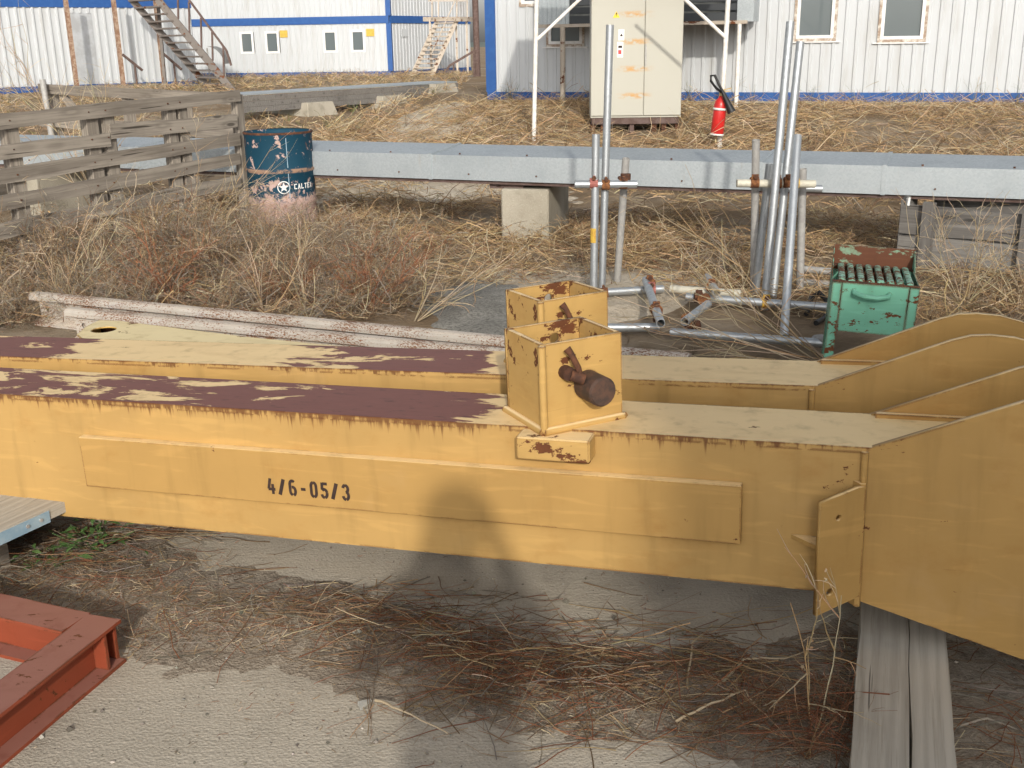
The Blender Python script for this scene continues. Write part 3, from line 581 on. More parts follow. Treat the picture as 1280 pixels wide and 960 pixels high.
MB().box(-1.1, -.15, .12, .5, 0, bz-.036).build('bearer_block', 'wood_grey', brd)
p3 = leg2.matrix_world @ Vector((-2.4, .13, -.41)); p4 = leg2.matrix_world @ Vector((.1, .13, -.41))
for p, nm in ((p3, 'grey timber block under the far left end of the unstencilled beam'), (p4, 'grey timber block under the clevis end of the unstencilled beam')):
    timber('timber_block', (p.x-.03, p.y-.22, 0), (p.x+.03, p.y+.24, 0), .16, p.z+.006, 0, 'wood_grey', nm, 'timber')
    
# rails
def rail(pl, prr, label):
    d = prr-pl; L = Vector((d.x, d.y)).length; o = empty('railway_rail', (pl.x, pl.y, 0), math.atan2(d.y, d.x)); tag(o, label, 'rail')
    RS = 1.32; hd = [(p[0]*RS, p[1]*RS) for p in [(-.035, .112), (-.035, .128), (-.028, .139), (-.015, .143), (.015, .143), (.028, .139), (.035, .128), (.035, .112), (.010, .103), (-.010, .103)]]
    MB().prism(hd, 0, L, 'x').build('rail_head', 'rail_white', o); MB().prism([(p[0]*RS, p[1]*RS) for p in [(-.057, 0), (.057, 0), (.057, .010), (.009, .026), (-.009, .026), (-.057, .010)]], .05, L, 'x').build('rail_foot', 'rail_white', o)
    plate('rail_web', [(.045, .024*RS), (L, .024*RS), (L, .105*RS), (.045, .105*RS)], [circ(.10, .09, .018), circ(.28, .09, .018), circ(.46, .09, .018)], .018, 'rail_white', o, Matrix.Translation((0, .0075, 0)) @ XZ); return o
rail(G(42, 365, .188), G(862, 443, .188), 'longer white-painted rusty rail, rear one of the pair behind the yellow beams')
rail(G(86, 384.5, .188), G(700, 443, .188), 'shorter white-painted rusty rail, front one of the pair behind the yellow beams')

# red I-section frame
zt = .13; P0 = G(151, 774, zt); Pb = G(0, 741, zt); Pf = G(0, 893, zt); db = (Pb-P0).normalized(); df = (Pf-P0).normalized()
fr = empty('beam_grillage', (P0.x, P0.y, 0)); tag(fr, 'red oxide I-section steel frame lying on the concrete', 'steel frame')
def ibeam(name, a, b, inward, bw=.105, h=zt, mit=0.0, dz=0.0):
    a, b = Vector(a), Vector(b); a.z = b.z = 0; c = Vector(inward)*bw/2; up = Vector((0, 0, 1)); m = MB()
    m.bar(a+c+up*(h-.005+dz), b+c+up*(h-.005+dz), bw, .010); m.bar(a+c+up*(.005), b+c+up*(.005), bw, .010); m.bar(a+c+up*h/2, b+c+up*h/2, .008, h-.021); return m.build(name, 'red_oxide', fr)
z0 = Vector((0, 0, 0)); inb = (df-db*df.dot(db)).normalized(); inf = (db-df*db.dot(df)).normalized()
ibeam('member', z0, df*1.15, inf); ibeam('member', db*.105, db*1.5, inb, dz=-.0012); ibeam('member', db*1.5, db*1.5+df*1.15, -inf, dz=-.001); ibeam('member', df*1.15+db*.11, df*1.15+db*1.39, -inb, dz=-.0015)
MB().bar(Vector((0, 0, zt/2))+df*.06+inf*.008, Vector((0, 0, zt/2))+df*.06+inf*.05, .009, zt-.021).build('stiffener', 'red_oxide', fr)
MB().bar(Vector((0, 0, zt/2))+df*.005+inf*.02, Vector((0, 0, zt/2))+df*.005+inf*.09, .009, zt-.021).build('stiffener', 'red_oxide', fr)

# ================================================================== DUCT, BLOCKS, DRUM
dl, dr = G(392, 218.5, .5), G(1280, 249, .5); dd = (dr-dl).normalized(); DW = Wall((dl.x, dl.y), (dr.x, dr.y))
duct = empty('pipe_duct', (dl.x, dl.y, 0), DW.ang); tag(duct, 'long galvanised sheet metal box duct on concrete block, in front of the straw bank', 'duct')
ztop = DW.hit(900, 202.5)[1]; DH0 = .5
cuts = [-9, -6.6, -4.2, -1.9, 1.15, 3.9, 4.78, 7.2, 9.6]
for i, (a, b) in enumerate(zip(cuts, cuts[1:])):
    k = .003*(i % 2); MB().prism([(-k, DH0), (.60+k, DH0), (.60+k, ztop+.035+k), (-k, ztop+k)], a+.001, b, 'x').build('duct_section', 'galvanised', duct)
    MB().prism([(-.008, DH0-.004), (.61, DH0-.004), (.61, ztop+.045), (-.008, ztop+.010)], b-.018, b+.012, 'x').build('seam_strip', 'galvanised', duct)
    for x in np.arange(a+.25, b-.1, .6):
        MB().tube((x, .05, ztop), (x, .05, ztop+.014), .008, 6).build('screw', 'rusty_steel', duct); MB().tube((x+.1, -.002, DH0+.05), (x+.1, -.010, DH0+.05), .007, 6).build('screw', 'rusty_steel', duct)
MB().box(-9, 9.6, .03, .07, DH0-.03, DH0-.001).build('runner', 'dark_post', duct); MB().box(-9, 9.6, .33, .37, DH0-.03, DH0-.001).build('runner', 'dark_post', duct)
def cblock(name, c, rz, sx, sy, h, label, grp=None, taper=.0):
    m = MB(); x, y = sx/2, sy/2; t = taper; m.add([(-x, -y, -.05), (x, -y, -.05), (x, y, -.05), (-x, y, -.05), (-x+t, -y+t, h), (x-t, -y+t, h), (x-t, y-t, h), (-x+t, y-t, h)], [(0, 3, 2, 1), (4, 5, 6, 7), (0, 1, 5, 4), (1, 2, 6, 5), (2, 3, 7, 6), (3, 0, 4, 7)])
    o = m.build(name, 'block_concrete', None, .012); o.location = c; o.rotation_euler = (0, 0, rz); return tag(o, label, 'concrete block', grp)
bl = DW.a + DW.u*DW.hit(632, 236)[0]; f = G(632, 303)
blk = cblock('concrete_block', (f.x+.27, f.y+.44, 0), DW.ang+R_(9), .40, .95, .44, 'pale concrete block under the long galvanised duct')
sk = empty('skid', (f.x+.15, f.y+.42, 0), DW.ang); tag(sk, 'black steel channel saddle between concrete block and galvanised duct', 'bracket')
MB().box(-.16, .14, -.34, .3, .43, .475).build('flange', 'dark_post', sk); MB().box(-.10, -.06, -.34, .3, .44, .475).build('web', 'rusty_steel', sk)
for q, lab in ((-3.2, 'concrete block under the duct behind the wooden fence'), (6.2, 'concrete block under the duct behind the wooden crate')):
    p = DW.at(q, 0, -.2); cblock('concrete_block', (p.x, p.y, 0), DW.ang, .4, .8, .475, lab)
# drum
dp = G(349, 296); drum = empty('oil_drum', (dp.x, dp.y+.28, 0)); tag(drum, 'scuffed blue oil drum with white star logo and pink lower part', 'drum')
rd = .292; pf = [(0, .012), (rd-.01, .012), (rd, .0), (rd+.004, .012), (rd, .025), (rd, .27), (rd+.012, .29), (rd, .31), (rd, .54), (rd+.013, .56), (rd, .58), (rd, .85), (rd+.006, .865), (rd+.006, .878), (rd-.004, .882), (rd-.008, .86), (rd-.01, .84), (0, .838)]
MB().lathe(pf, 40).build('shell', 'drum_paint', drum)
MB().lathe([(rd+.007, .866), (rd+.009, .873), (rd+.007, .882), (rd-.003, .885)], 40).build('rim', 'rusty_steel', drum)
sm_ = MB(); sm_.bar(Vector((rd*math.sin(.42), -rd*math.cos(.42), .33)), Vector((rd*math.sin(.42), -rd*math.cos(.42), .54)), .006, .006, (0, 1, 0)); sm_.bar(Vector((rd*math.sin(.42), -rd*math.cos(.42), .59)), Vector((rd*math.sin(.42), -rd*math.cos(.42), .84)), .006, .006, (0, 1, 0)); sm_.build('side_seam', 'blue_edge', drum)
def wrapped(polys, name, mat, rr):
    m = MB()
    for P in polys: m.add([((rr)*math.sin(a/rd), -(rr)*math.cos(a/rd), z) for a, z in P], [tuple(range(len(P)))])
    return m.build(name, mat, drum)
cs, cz = .075, .425; ring_ = []
for i in range(28):
    a0, a1 = 2*math.pi*i/28, 2*math.pi*(i+1)/28; ring_.append([(cs+.047*math.cos(a0), cz+.047*math.sin(a0)), (cs+.055*math.cos(a0), cz+.055*math.sin(a0)), (cs+.055*math.cos(a1), cz+.055*math.sin(a1)), (cs+.047*math.cos(a1), cz+.047*math.sin(a1))])
star = []
for i in range(5):
    a = math.pi/2+i*2*math.pi/5; star.append([(cs, cz), (cs+.017*math.cos(a-.628), cz+.017*math.sin(a-.628)), (cs+.044*math.cos(a), cz+.044*math.sin(a)), (cs+.017*math.cos(a+.628), cz+.017*math.sin(a+.628))])
wrapped(ring_+star, 'star_emblem', 'label_white', rd+.0025)
def letters(txt, x0, z0, h, wd, gap, th):
    S5 = {'C': [(0, 0, th, h), (0, 0, wd, th), (0, h-th, wd, h)], 'A': None, 'L': [(0, 0, th, h), (0, 0, wd, th)], 'T': [(wd/2-th/2, 0, wd/2+th/2, h), (0, h-th, wd, h)],
          'E': [(0, 0, th, h), (0, 0, wd, th), (0, h-th, wd, h), (0, h/2-th/2, wd*.9, h/2+th/2)], 'X': None}
    out = []; x = x0
    for c_ in txt:
        if c_ == 'A': out += [[(x, z0), (x+th, z0), (x+wd/2+th/2, z0+h), (x+wd/2-th/2, z0+h)], [(x+wd-th, z0), (x+wd, z0), (x+wd/2+th/2, z0+h), (x+wd/2-th/2, z0+h)], [(x+th*.6, z0+h*.25), (x+wd-th*.6, z0+h*.25), (x+wd-th, z0+h*.25+th*.8), (x+th, z0+h*.25+th*.8)]]
        elif c_ == 'X': out += [[(x, z0), (x+th, z0), (x+wd, z0+h), (x+wd-th, z0+h)], [(x+wd-th, z0), (x+wd, z0), (x+th, z0+h), (x, z0+h)]]
        else: out += [[(x+a, z0+b), (x+c2, z0+b), (x+c2, z0+d), (x+a, z0+d)] for a, b, c2, d in S5[c_]]
        x += wd+gap
    return out
wrapped(letters('CALTEX', .165, .405, .045, .027, .007, .0085), 'lettering', 'label_white', rd+.0025)

# ================================================================== WOODEN FENCE
def boardmesh(L, h, t, name='board'):
    n = 8; vs = []
    for i in range(n+1):
        x = L*i/n; a, b, c_ = random.uniform(-.006, .006), random.uniform(-.006, .006), random.uniform(-.004, .004)
        vs += [(x, c_, -h/2+a), (x, t+c_, -h/2+a), (x, t+c_, h/2+b), (x, c_, h/2+b)]
    fs = [(i*4+j, i*4+(j+1) % 4, (i+1)*4+(j+1) % 4, (i+1)*4+j) for i in range(n) for j in range(4)]+[(3, 2, 1, 0), tuple(n*4+k for k in range(4))]
    return MB().add(vs, fs).mesh(name)
def put_board(root, a, b, h, t, mat='wood_grey', name='board'):
    a, b = Vector(a), Vector(b); d = b-a; me = boardmesh(d.length, h, t, name); o = obj(name, me, mat, root)
    x = d.normalized(); y = Vector((-x.y, x.x, 0)).normalized(); z = x.cross(y)
    o.matrix_parent_inverse = root.matrix_world.inverted(); o.matrix_basis = Matrix(((x.x, y.x, z.x, a.x), (x.y, y.y, z.y, a.y), (x.z, y.z, z.z, a.z), (0, 0, 0, 1))); return o
def put_post(root, p, w_, d_, z1, mat='wood_grey', lean=(0, 0)):
    z0 = float(hgt(p.x, p.y))-.08; m = MB(); b = [(-w_/2, -d_/2), (w_/2, -d_/2), (w_/2, d_/2), (-w_/2, d_/2)]
    vs = [(x, y, 0) for x, y in b]+[(x*.97+lean[0], y*.97+lean[1], z1-z0+random.uniform(-.01, .01)) for x, y in b]
    m.add(vs, [(3, 2, 1, 0), (4, 5, 6, 7), (0, 1, 5, 4), (1, 2, 6, 5), (2, 3, 7, 6), (3, 0, 4, 7)]); o = m.build('post', mat, root)
    # grain runs up the post
    rot = Matrix.Rotation(R_(-90), 4, 'Y'); o.data.transform(rot.inverted()); o.matrix_parent_inverse = root.matrix_world.inverted(); o.matrix_basis = Matrix.Translation((p.x, p.y, z0)) @ Matrix.Rotation(root.rotation_euler.z, 4, 'Z') @ rot; return o
fa = D(-40, 330, 7.35); fb = D(298, 240, 9.72); FW = Wall((fa.x, fa.y), (fb.x, fb.y))
fence = empty('wooden_fence', (fa.x, fa.y, 0), FW.ang); tag(fence, 'weathered wooden board fence behind the tangle of dry weeds', 'fence')
bpy.context.view_layer.update()
rows = [(152, 120, 0), (189, 151, 135), (222, 174, 0), (255, 199, 0), (290, 226, 0)]
for yl, yr, split in rows:
    q0, z0_ = FW.hit(0, yl); q1, z1_ = FW.hit(297, yr); sl_ = (z1_-z0_)/(q1-q0); qs = q0-.9
    if split:
        qm, _ = FW.hit(split, (yl+yr)/2); put_board(fence, FW.at(qs, z0_-sl_*.9), FW.at(qm+.02, z0_+sl_*(qm-q0)-.02), .10, .03); put_board(fence, FW.at(qm+.03, z0_+sl_*(qm-q0)+.04), FW.at(q1, z1_), .11, .03)
    else: put_board(fence, FW.at(qs, z0_-sl_*.9), FW.at(q1+.04, z1_), .102, .03)
for px_, py_, w_ in ((19, 160, .105), (118, 140, .105), (139, 140, .105), (217, 126, .09), (232, 126, .09), (303, 118, .08)):
    q, z = FW.hit(px_, py_); p = FW.at(q, 0, -.072); put_post(fence, p, w_, .08, min(z, 1.22))
for yl, yr, split in rows:
    q0, z0_ = FW.hit(0, yl); q1, z1_ = FW.hit(297, yr)
    for px_ in (19, 118, 139, 217, 232):
        q, _ = FW.hit(px_, 200); zz_ = z0_+(z1_-z0_)*(q-q0)/(q1-q0); p = FW.at(q, zz_, .001); o = MB().tube(p+FW.n*.006, p-FW.n*.004, .006, 6).build('nail', 'rusty_steel', fence); o.matrix_parent_inverse = fence.matrix_world.inverted()
ga = D(40, 112, 15.6); gb = D(300, 124, 12.35); FB = Wall((ga.x, ga.y), (gb.x, gb.y))
fence2 = empty('wooden_fence', (ga.x, ga.y, 0), FB.ang); tag(fence2, 'rear wooden fence panel with diagonal brace, seen through the front boards', 'fence'); bpy.context.view_layer.update()
for yl, yr in ((111, 124), (152, 168)):
    q0, z0_ = FB.hit(50, yl); q1, z1_ = FB.hit(298, yr); put_board(fence2, FB.at(q0-.05, z0_), FB.at(q1, z1_), .13, .035)
q0, z0_ = FB.hit(70, 117); q1, z1_ = FB.hit(112, 170); put_board(fence2, FB.at(q0, z0_, -.06), FB.at(q1, z1_, -.06), .12, .035, name='brace')
for px_, py_ in ((57, 108), (150, 112), (222, 118)):
    q, z = FB.hit(px_, py_); put_post(fence2, FB.at(q, 0, -.09), .12, .11, z)
q, z = FB.hit(63, 99); p = FB.at(q, 0, .08); tp = MB(); tp.tube((p.x, p.y, -.05), (p.x-.03, p.y, z), .04, 14, .004); tag(tp.build('steel_pipe', 'galv_old'), 'upright grey steel pipe against the rear fence panel', 'pipe')

# wooden crate at the right
ca, cb = G(1119, 335), G(1285, 351); CW = Wall((ca.x, ca.y), (cb.x, cb.y)); crate = empty('wooden_crate', (ca.x, ca.y, 0), CW.ang); tag(crate, 'weathered grey plank crate with upright battens in front of the duct', 'crate'); bpy.context.view_layer.update()
zz = [CW.hit(1150, y)[1] for y in (258, 297, 340, 352)]
ztp = zz[0]; 
for z1_, z0_ in ((ztp, ztp-.20), (ztp-.213, ztp-.41), (ztp-.423, .0)):
    put_board(crate, CW.at(0, (z1_+z0_)/2), CW.at(2.2, (z1_+z0_)/2-.01), z1_-z0_, .03, 'wood_crate')
for z1_, z0_ in ((ztp+.075, ztp-.12), (ztp-.135, ztp-.36), (ztp-.375, 0)):
    put_board(crate, CW.at(.12, (z1_+z0_)/2, -.42), CW.at(2.2, (z1_+z0_)/2-.01, -.42), z1_-z0_, .03, 'wood_crate')
    put_board(crate, CW.at(.015, (z1_+z0_)/2-.03, -.035), CW.at(.015, (z1_+z0_)/2-.03, -.40), z1_-z0_-.01, .028, 'wood_crate')
for q, w_ in ((.20, .085), (.83, .06), (.895, .06), (1.6, .085)): put_post(crate, CW.at(q, 0, .026), w_, .045, ztp+.035, 'wood_crate')
for q in (.28, 1.02, 1.7): put_post(crate, CW.at(q, 0, -.48), .085, .05, ztp+.13, 'wood_crate')
hb = MB(); hb.path([CW.at(.04, ztp-.01, -.02), CW.at(.04, ztp+.05, -.015), CW.at(.05, ztp+.055, -.005), CW.at(.05, ztp+.0, .0)], .011, 8); hbo = hb.build('hook', 'white_plastic', crate); hbo.matrix_parent_inverse = crate.matrix_world.inverted()

# ================================================================== GREEN GRILL
g0 = G(1041, 352, .50); g1 = G(1150, 360, .485); gw = (g1-g0).length; yaw = R_(-15.5)
Tm = Matrix.Translation((g0.x, g0.y, .5)) @ Matrix.Rotation(yaw, 4, 'Z') @ Matrix.Rotation(R_(2.0), 4, 'Y')
grill = empty('barbecue_grill', mat=Matrix.Translation((g0.x, g0.y, 0)) @ Matrix.Rotation(yaw, 4, 'Z')); tag(grill, 'chipped green steel charcoal grill with slotted grate and handle', 'grill')
Tg = Matrix.Translation((0, 0, .5)) @ Matrix.Rotation(R_(2.5), 4, 'Y')
def gp(m, name, mat='green_paint', bev=0): return m.build(name, mat, grill, bev, Tg)
W_, Dp_ = gw, .44
gp(MB().box(.045, W_-.045, .0, .005, -.235, .0), 'front_panel'); gp(MB().box(.0, W_, Dp_, Dp_+.005, -.22, .10), 'back_panel', 'grill_rust'); gp(MB().box(-.001, .003, .01, Dp_-.002, -.22, -.002), 'side_panel'); gp(MB().box(W_-.003, W_+.001, .01, Dp_-.002, -.22, .0), 'side_panel')
gp(MB().prism([(.28, .008), (Dp_-.002, .008), (Dp_-.002, .095)], 0, .004, 'x'), 'side_wing'); gp(MB().prism([(.28, .008), (Dp_-.002, .008), (Dp_-.002, .095)], W_-.004, W_, 'x'), 'side_wing')
for x in (0.0, W_-.042):
    for y in (-.006, Dp_-.03):
        gp(MB().box(x, x+.042, y, y+.005, -.50, -.001).box(x if x == 0 else x+.037, x+.005 if x == 0 else x+.042, y+.0055, y+.036, -.50, -.001), 'leg')
gp(MB().box(.0, W_, .0065, .03, .0005, .006), 'grate_frame', 'rusty_steel'); gp(MB().box(.0, W_, Dp_-.05, Dp_-.006, .0005, .007), 'grate_frame', 'rusty_steel'); gp(MB().box(.005, W_-.005, .032, Dp_-.01, -.10, -.095), 'ash_tray', 'rusty_steel')
for i in range(8):
    x = .02+(W_-.04)*(i+.5)/8; m = MB(); m.prism([(x-.016, .0065), (x+.016, .0065), (x+.014, .015), (x+.006, .019), (x-.006, .019), (x-.014, .015)], .02, Dp_-.05, 'y'); gp(m, 'grate_slat', 'grill_slat')
hn = MB(); hx0, hx1 = .10, W_-.13; hn.path([(hx0, .002, -.035), (hx0+.005, -.03, -.042), (hx0+.05, -.045, -.05), (hx1-.05, -.045, -.053), (hx1-.005, -.03, -.046), (hx1, .002, -.04)], .0125, 8); gp(hn, 'handle')

# ================================================================== SCAFFOLD TUBES
TR = .0242
def coup(root, p, axis, mat, r=.033, wdt=.05):
    a = Vector(axis).normalized(); m = MB(); m.tube(p-a*wdt/2, p+a*wdt/2, r, 12); s1 = a.cross(Vector((0, 1, 0)))
    if s1.length < .1: s1 = Vector((1, 0, 0))
    s1.normalize(); k = MB(); k.tube(p+s1*.036+Vector((0, .035, 0)), p+s1*.036+Vector((0, -.03, 0)), .008, 6); k.tube(p+s1*.036+Vector((0, -.028, 0)), p+s1*.036+Vector((0, -.045, 0)), .014, 6); m.bar(p+s1*.02+Vector((0, -.012, 0)), p+s1*.05+Vector((0, -.012, 0)), wdt*.8, .014); o = m.build('coupler', mat, root)
    o.matrix_parent_inverse = root.matrix_world.inverted(); k.build('bolt', 'rusty_steel', o); return o
def stube(root, a, b, mat='galv_pipe', r=TR, hol=.0038):
    m = MB(); c = (Vector(a)+Vector(b))/2; d = (Vector(b)-Vector(a)); L = d.length; m.tube((0, 0, -L/2), (0, 0, L/2), r, 16, hol); o = m.build('tube', mat, root); o.matrix_parent_inverse = root.matrix_world.inverted(); o.matrix_basis = Matrix.Translation(c) @ d.to_track_quat('Z', 'Y').to_matrix().to_4x4(); return o
b1 = G(748, 372); sc1 = empty('scaffold_frame', (b1.x, b1.y, 0)); tag(sc1, 'scaffold tube frame with one tall and two short uprights in front of the cabinet', 'scaffolding'); bpy.context.view_layer.update()
Y1 = G(742, 372).y
ups = [((742, 372), (745, 168), Y1, Y1), ((752, 374), (762.5, 31), Y1+.055, Y1+.06), ((771, 357), (782.5, 198), Y1+.32, Y1+.12)]
for (x0, y0), (x1, y1), Ya, Yb in ups:
    a = D(x0, y0, Ya); a.z = max(a.z, .0); stube(sc1, a, D(x1, y1, Yb), 'galv_pipe' if x0 < 760 else 'galv_old')
h0, h1 = D(718, 229, Y1+.055), D(795, 229, Y1+.055); stube(sc1, h0-Vector((0, .055, 0)), h1-Vector((0, .045, 0)), 'galv_pipe')
hd_ = (h1-h0).normalized(); coup(sc1, D(742, 229, Y1-.0), hd_, 'red_clamp'); coup(sc1, D(757, 231, Y1+.01), hd_, 'rust_clamp'); coup(sc1, D(779, 230, Y1+.02), hd_, 'rust_clamp'); coup(sc1, D(782, 222, Y1+.10), (0, 0, 1), 'rusty_steel')
yb = MB(); yb.tube(D(742.5, 303, Y1), D(742.8, 285, Y1), TR+.0006, 16); yo = yb.build('paint_band', 'yellow_clamp', sc1); yo.matrix_parent_inverse = sc1.matrix_world.inverted()
zb = .06
def gt(root, x0, y0, x1, y1, z0=zb, z1=zb, mat='galv_pipe'): return stube(root, G(x0, y0, z0), G(x1, y1, z1), mat)
gt(sc1, 690, 369, 829, 361, .075, .075); gt(sc1, 807, 350, 826, 404, .13, .13); gt(sc1, 700, 410, 824, 409, .05, .05)
coup(sc1, G(814, 362, .11), (1, 0, 0), 'red_clamp'); coup(sc1, G(755, 366, .09), (1, 0, .1), 'rust_clamp'); coup(sc1, G(820, 387, .13), (.2, -.9, 0), 'rust_clamp'); coup(sc1, G(822, 396, .09), (1, 0, 0), 'rusty_steel'); coup(sc1, G(812, 353, .13), (.2, -.9, 0), 'rust_clamp')
b2 = G(955, 385); sc2 = empty('scaffold_frame', (b2.x, b2.y, 0)); tag(sc2, 'scaffold tube frame with two tall leaning uprights beside the green grill', 'scaffolding'); bpy.context.view_layer.update()
Y2 = G(955, 386).y
for x0, y0, x1, y1, Ya, Yb, mt in ((942, 368, 945, 175, G(942, 368).y, Y2+.22, 'galv_old'), (955, 388, 988, 27, Y2-.02, Y2+.10, 'galv_pipe'), (966, 372, 1000.5, 52, Y2+.2, Y2+.34, 'galv_pipe'), (980, 420, 997, 170, G(980, 420).y, Y2+.02, 'galv_pipe'), (944, 368, 962, 205, Y2+.32, Y2+.28, 'galv_pipe'), (1000, 360, 1003.5, 211, Y2+.35, Y2+.30, 'galv_old')):
    a = D(x0, y0, Ya); a.z = max(a.z, .0); stube(sc2, a, D(x1, y1, Yb), mt)
k0, k1 = D(921, 229, Y2+.14), D(1019, 230, Y2+.14); stube(sc2, k0, k1, 'cream_pipe'); stube(sc2, D(950, 234, Y2+.42), D(1027, 236, Y2+.42), 'galv_pipe')
for x, y, mt, o_ in ((943, 228, 'rust_clamp', .14), (971, 229, 'rust_clamp', .13), (993, 229, 'yellow_clamp', .10), (985, 228, 'rust_clamp', .11)): coup(sc2, D(x, y, Y2+o_), (1, 0, 0), mt)
gt(sc2, 838, 361, 926, 367, .09, .09, 'cream_pipe'); gt(sc2, 858, 371, 1034, 384, .075, .075); gt(sc2, 884, 346, 896, 366, .14, .14, 'galv_old'); gt(sc2, 885, 380, 856, 402, .12, .12); gt(sc2, 838, 415, 1040, 430, .05, .05); gt(sc2, 1000, 336, 1045, 340, .08, .08, 'galv_old'); gt(sc2, 1000, 352, 1060, 358, .06, .06, 'galv_old')
for x, y, z, ax, mt in ((873, 372, .09, (1, 0, 0), 'rusty_steel'), (889, 358, .13, (.3, 1, 0), 'rust_clamp'), (860, 398, .11, (-.6, -.8, 0), 'rust_clamp'), (880, 374, .10, (-.6, -.8, 0), 'rust_clamp'), (957, 378, .075, (1, 0, 0), 'yellow_clamp'), (870, 411, .05, (1, 0, 0), 'rusty_steel')): coup(sc2, G(x, y, z), ax, mt)
hs = MB(); hs.path([G(1008, 392, .03), G(1014, 372, .06), G(1024, 366, .1), G(1034, 376, .06), G(1030, 398, .03), G(1020, 404, .03)], .016, 8); tag(hs.build('rubber_hose', 'black_rubber'), 'short black hose looped beside the green grill legs', 'hose')
bt = MB(); c0 = G(1019, 432, .02); bt.lathe([(0, 0), (.03, 0), (.032, .05), (.022, .08), (.024, .11), (.014, .112), (.012, .08)], 14); bo = bt.build('pipe_fitting', 'galv_old'); bo.rotation_euler = (R_(75), 0, R_(20)); bo.location = c0+Vector((0, 0, .03)); tag(bo, 'rusty open pipe fitting lying by the grill leg', 'fitting')

# ================================================================== CABINS
def corr_wall(name, W, q0, q1, z0, z1, holes, parent, pitch=.2, dep=.018, off=0.0, mat='sheet_white'):
    prof = []; q = q0
    while q < q1: prof += [(q, 0), (q+pitch*.62, 0), (q+pitch*.70, dep), (q+pitch*.92, dep)]; q += pitch
    prof = [p for p in prof if p[0] < q1]+[(q1, 0)]; m = MB()
    for (a, da), (b, db_) in zip(prof, prof[1:]):
        if b-a < 1e-5: continue
        c = (a+b)/2; segs = [(z0, z1)]
        for h0_, h1_, hz0, hz1 in holes:
            if h0_ <= c <= h1_: segs = [s2 for (s0, s1_) in segs for s2 in ((s0, min(s1_, hz0)), (max(s0, hz1), s1_)) if s2[1]-s2[0] > .01]
        for s0, s1_ in segs: m.add([W.at(a, s0, off+da), W.at(b, s0, off+db_), W.at(b, s1_, off+db_), W.at(a, s1_, off+da)], [(0, 1, 2, 3)])
    o = m.build(name, mat, parent); o.matrix_parent_inverse = parent.matrix_world.inverted(); return o
def wbox(m, W, q0, q1, z0, z1, o0, o1):
    vs = [W.at(q, z, o_) for z in (z0, z1) for (q, o_) in ((q0, o0), (q1, o0), (q1, o1), (q0, o1))]
    return m.add(vs, [(0, 3, 2, 1), (4, 5, 6, 7), (0, 1, 5, 4), (1, 2, 6, 5), (2, 3, 7, 6), (3, 0, 4, 7)])
def wpart(name, mat, parent, W, *boxes):
    m = MB()
    for b in boxes: wbox(m, W, *b)
    o = m.build(name, mat, parent)
    if parent is not None: o.matrix_parent_inverse = parent.matrix_world.inverted() if parent.parent is None else (parent.matrix_world).inverted()
    return o
def window(W, root, q0, q1, z0, z1, rot=False, off=0.0, inside='curtain', fw=.055):
    e = .05
    fo = wpart('window', 'window_white', root, W, (q0, q0+fw, z0, z1, off-.05, off+.03), (q1-fw, q1, z0, z1, off-.05, off+.03), (q0+fw, q1-fw, z0, z0+fw, off-.05, off+.03), (q0+fw, q1-fw, z1-fw, z1, off-.05, off+.03))
    bpy.context.view_layer.update()
    wpart('pane', 'window_glass', fo, W, (q0+fw, q1-fw, z0+fw, z1-fw, off-.02, off-.012)); wpart('room', 'room_dark', fo, W, (q0+.01, q1-.01, z0+.01, z1-.01, off-.6, off-.55))
    if inside: wpart('curtain', inside, fo, W, (q0+fw, q0+fw+(q1-q0)*.33, z0+fw, z1-fw, off-.16, off-.14))
    if rot: wpart('foam_joint', 'window_rot', fo, W, (q0-e, q0, z0-e, z1+e, off+.002, off+.028), (q1, q1+e, z0-e, z1+e, off+.002, off+.028), (q0, q1, z0-e, z0, off+.002, off+.027), (q0, q1, z1, z1+e, off+.002, off+.027))
    return fo
# ---- right cabin
ra, rb = G(610, 124, .45), G(1280, 127, .45); RW = Wall((ra.x, ra.y), (rb.x, rb.y)); LR = 14.0
rc = empty('site_cabin', (ra.x, ra.y, .42), RW.ang); tag(rc, 'white corrugated site cabin with blue trim behind the electrical cabinet', 'building'); bpy.context.view_layer.update()
zb0 = .42; zb1 = .60; zT = 3.2
wins = []
def wh(x0, x1, y0, y1): q0, _ = RW.hit(x0, (y0+y1)/2); q1, _ = RW.hit(x1, (y0+y1)/2); _, za_ = RW.hit((x0+x1)/2, y1); _, zb_ = RW.hit((x0+x1)/2, y0); return q0, q1, za_, zb_
w1 = wh(686, 728, 14, 55); w2 = wh(997, 1044, -22, 48); w3 = wh(1103, 1157, -22, 49); w0 = wh(652, 674, -40, 5)
w2 = (w2[0], w2[1], w2[2], w2[2]+1.2); w3 = (w3[0], w3[1], w3[2], w3[2]+1.2); w0 = (w0[0], w0[1], w0[2], w0[2]+.5)
hol = [(a+.01, b-.01, c_+.01, d-.01) for a, b, c_, d in (w0, w1, w2, w3)]
corr_wall('wall', RW, .12, LR, zb1-.01, zT, hol, rc)
wpart('base_trim', 'blue_trim', rc, RW, (0, LR, zb0+.02, zb1, -.05, .03)); wpart('corner_trim', 'blue_trim', rc, RW, (-.02, .20, zb1+.001, zT, -.06, .036)); wpart('footing', 'block_concrete', rc, RW, (.3, LR, .30, zb0+.019, -.4, .06))
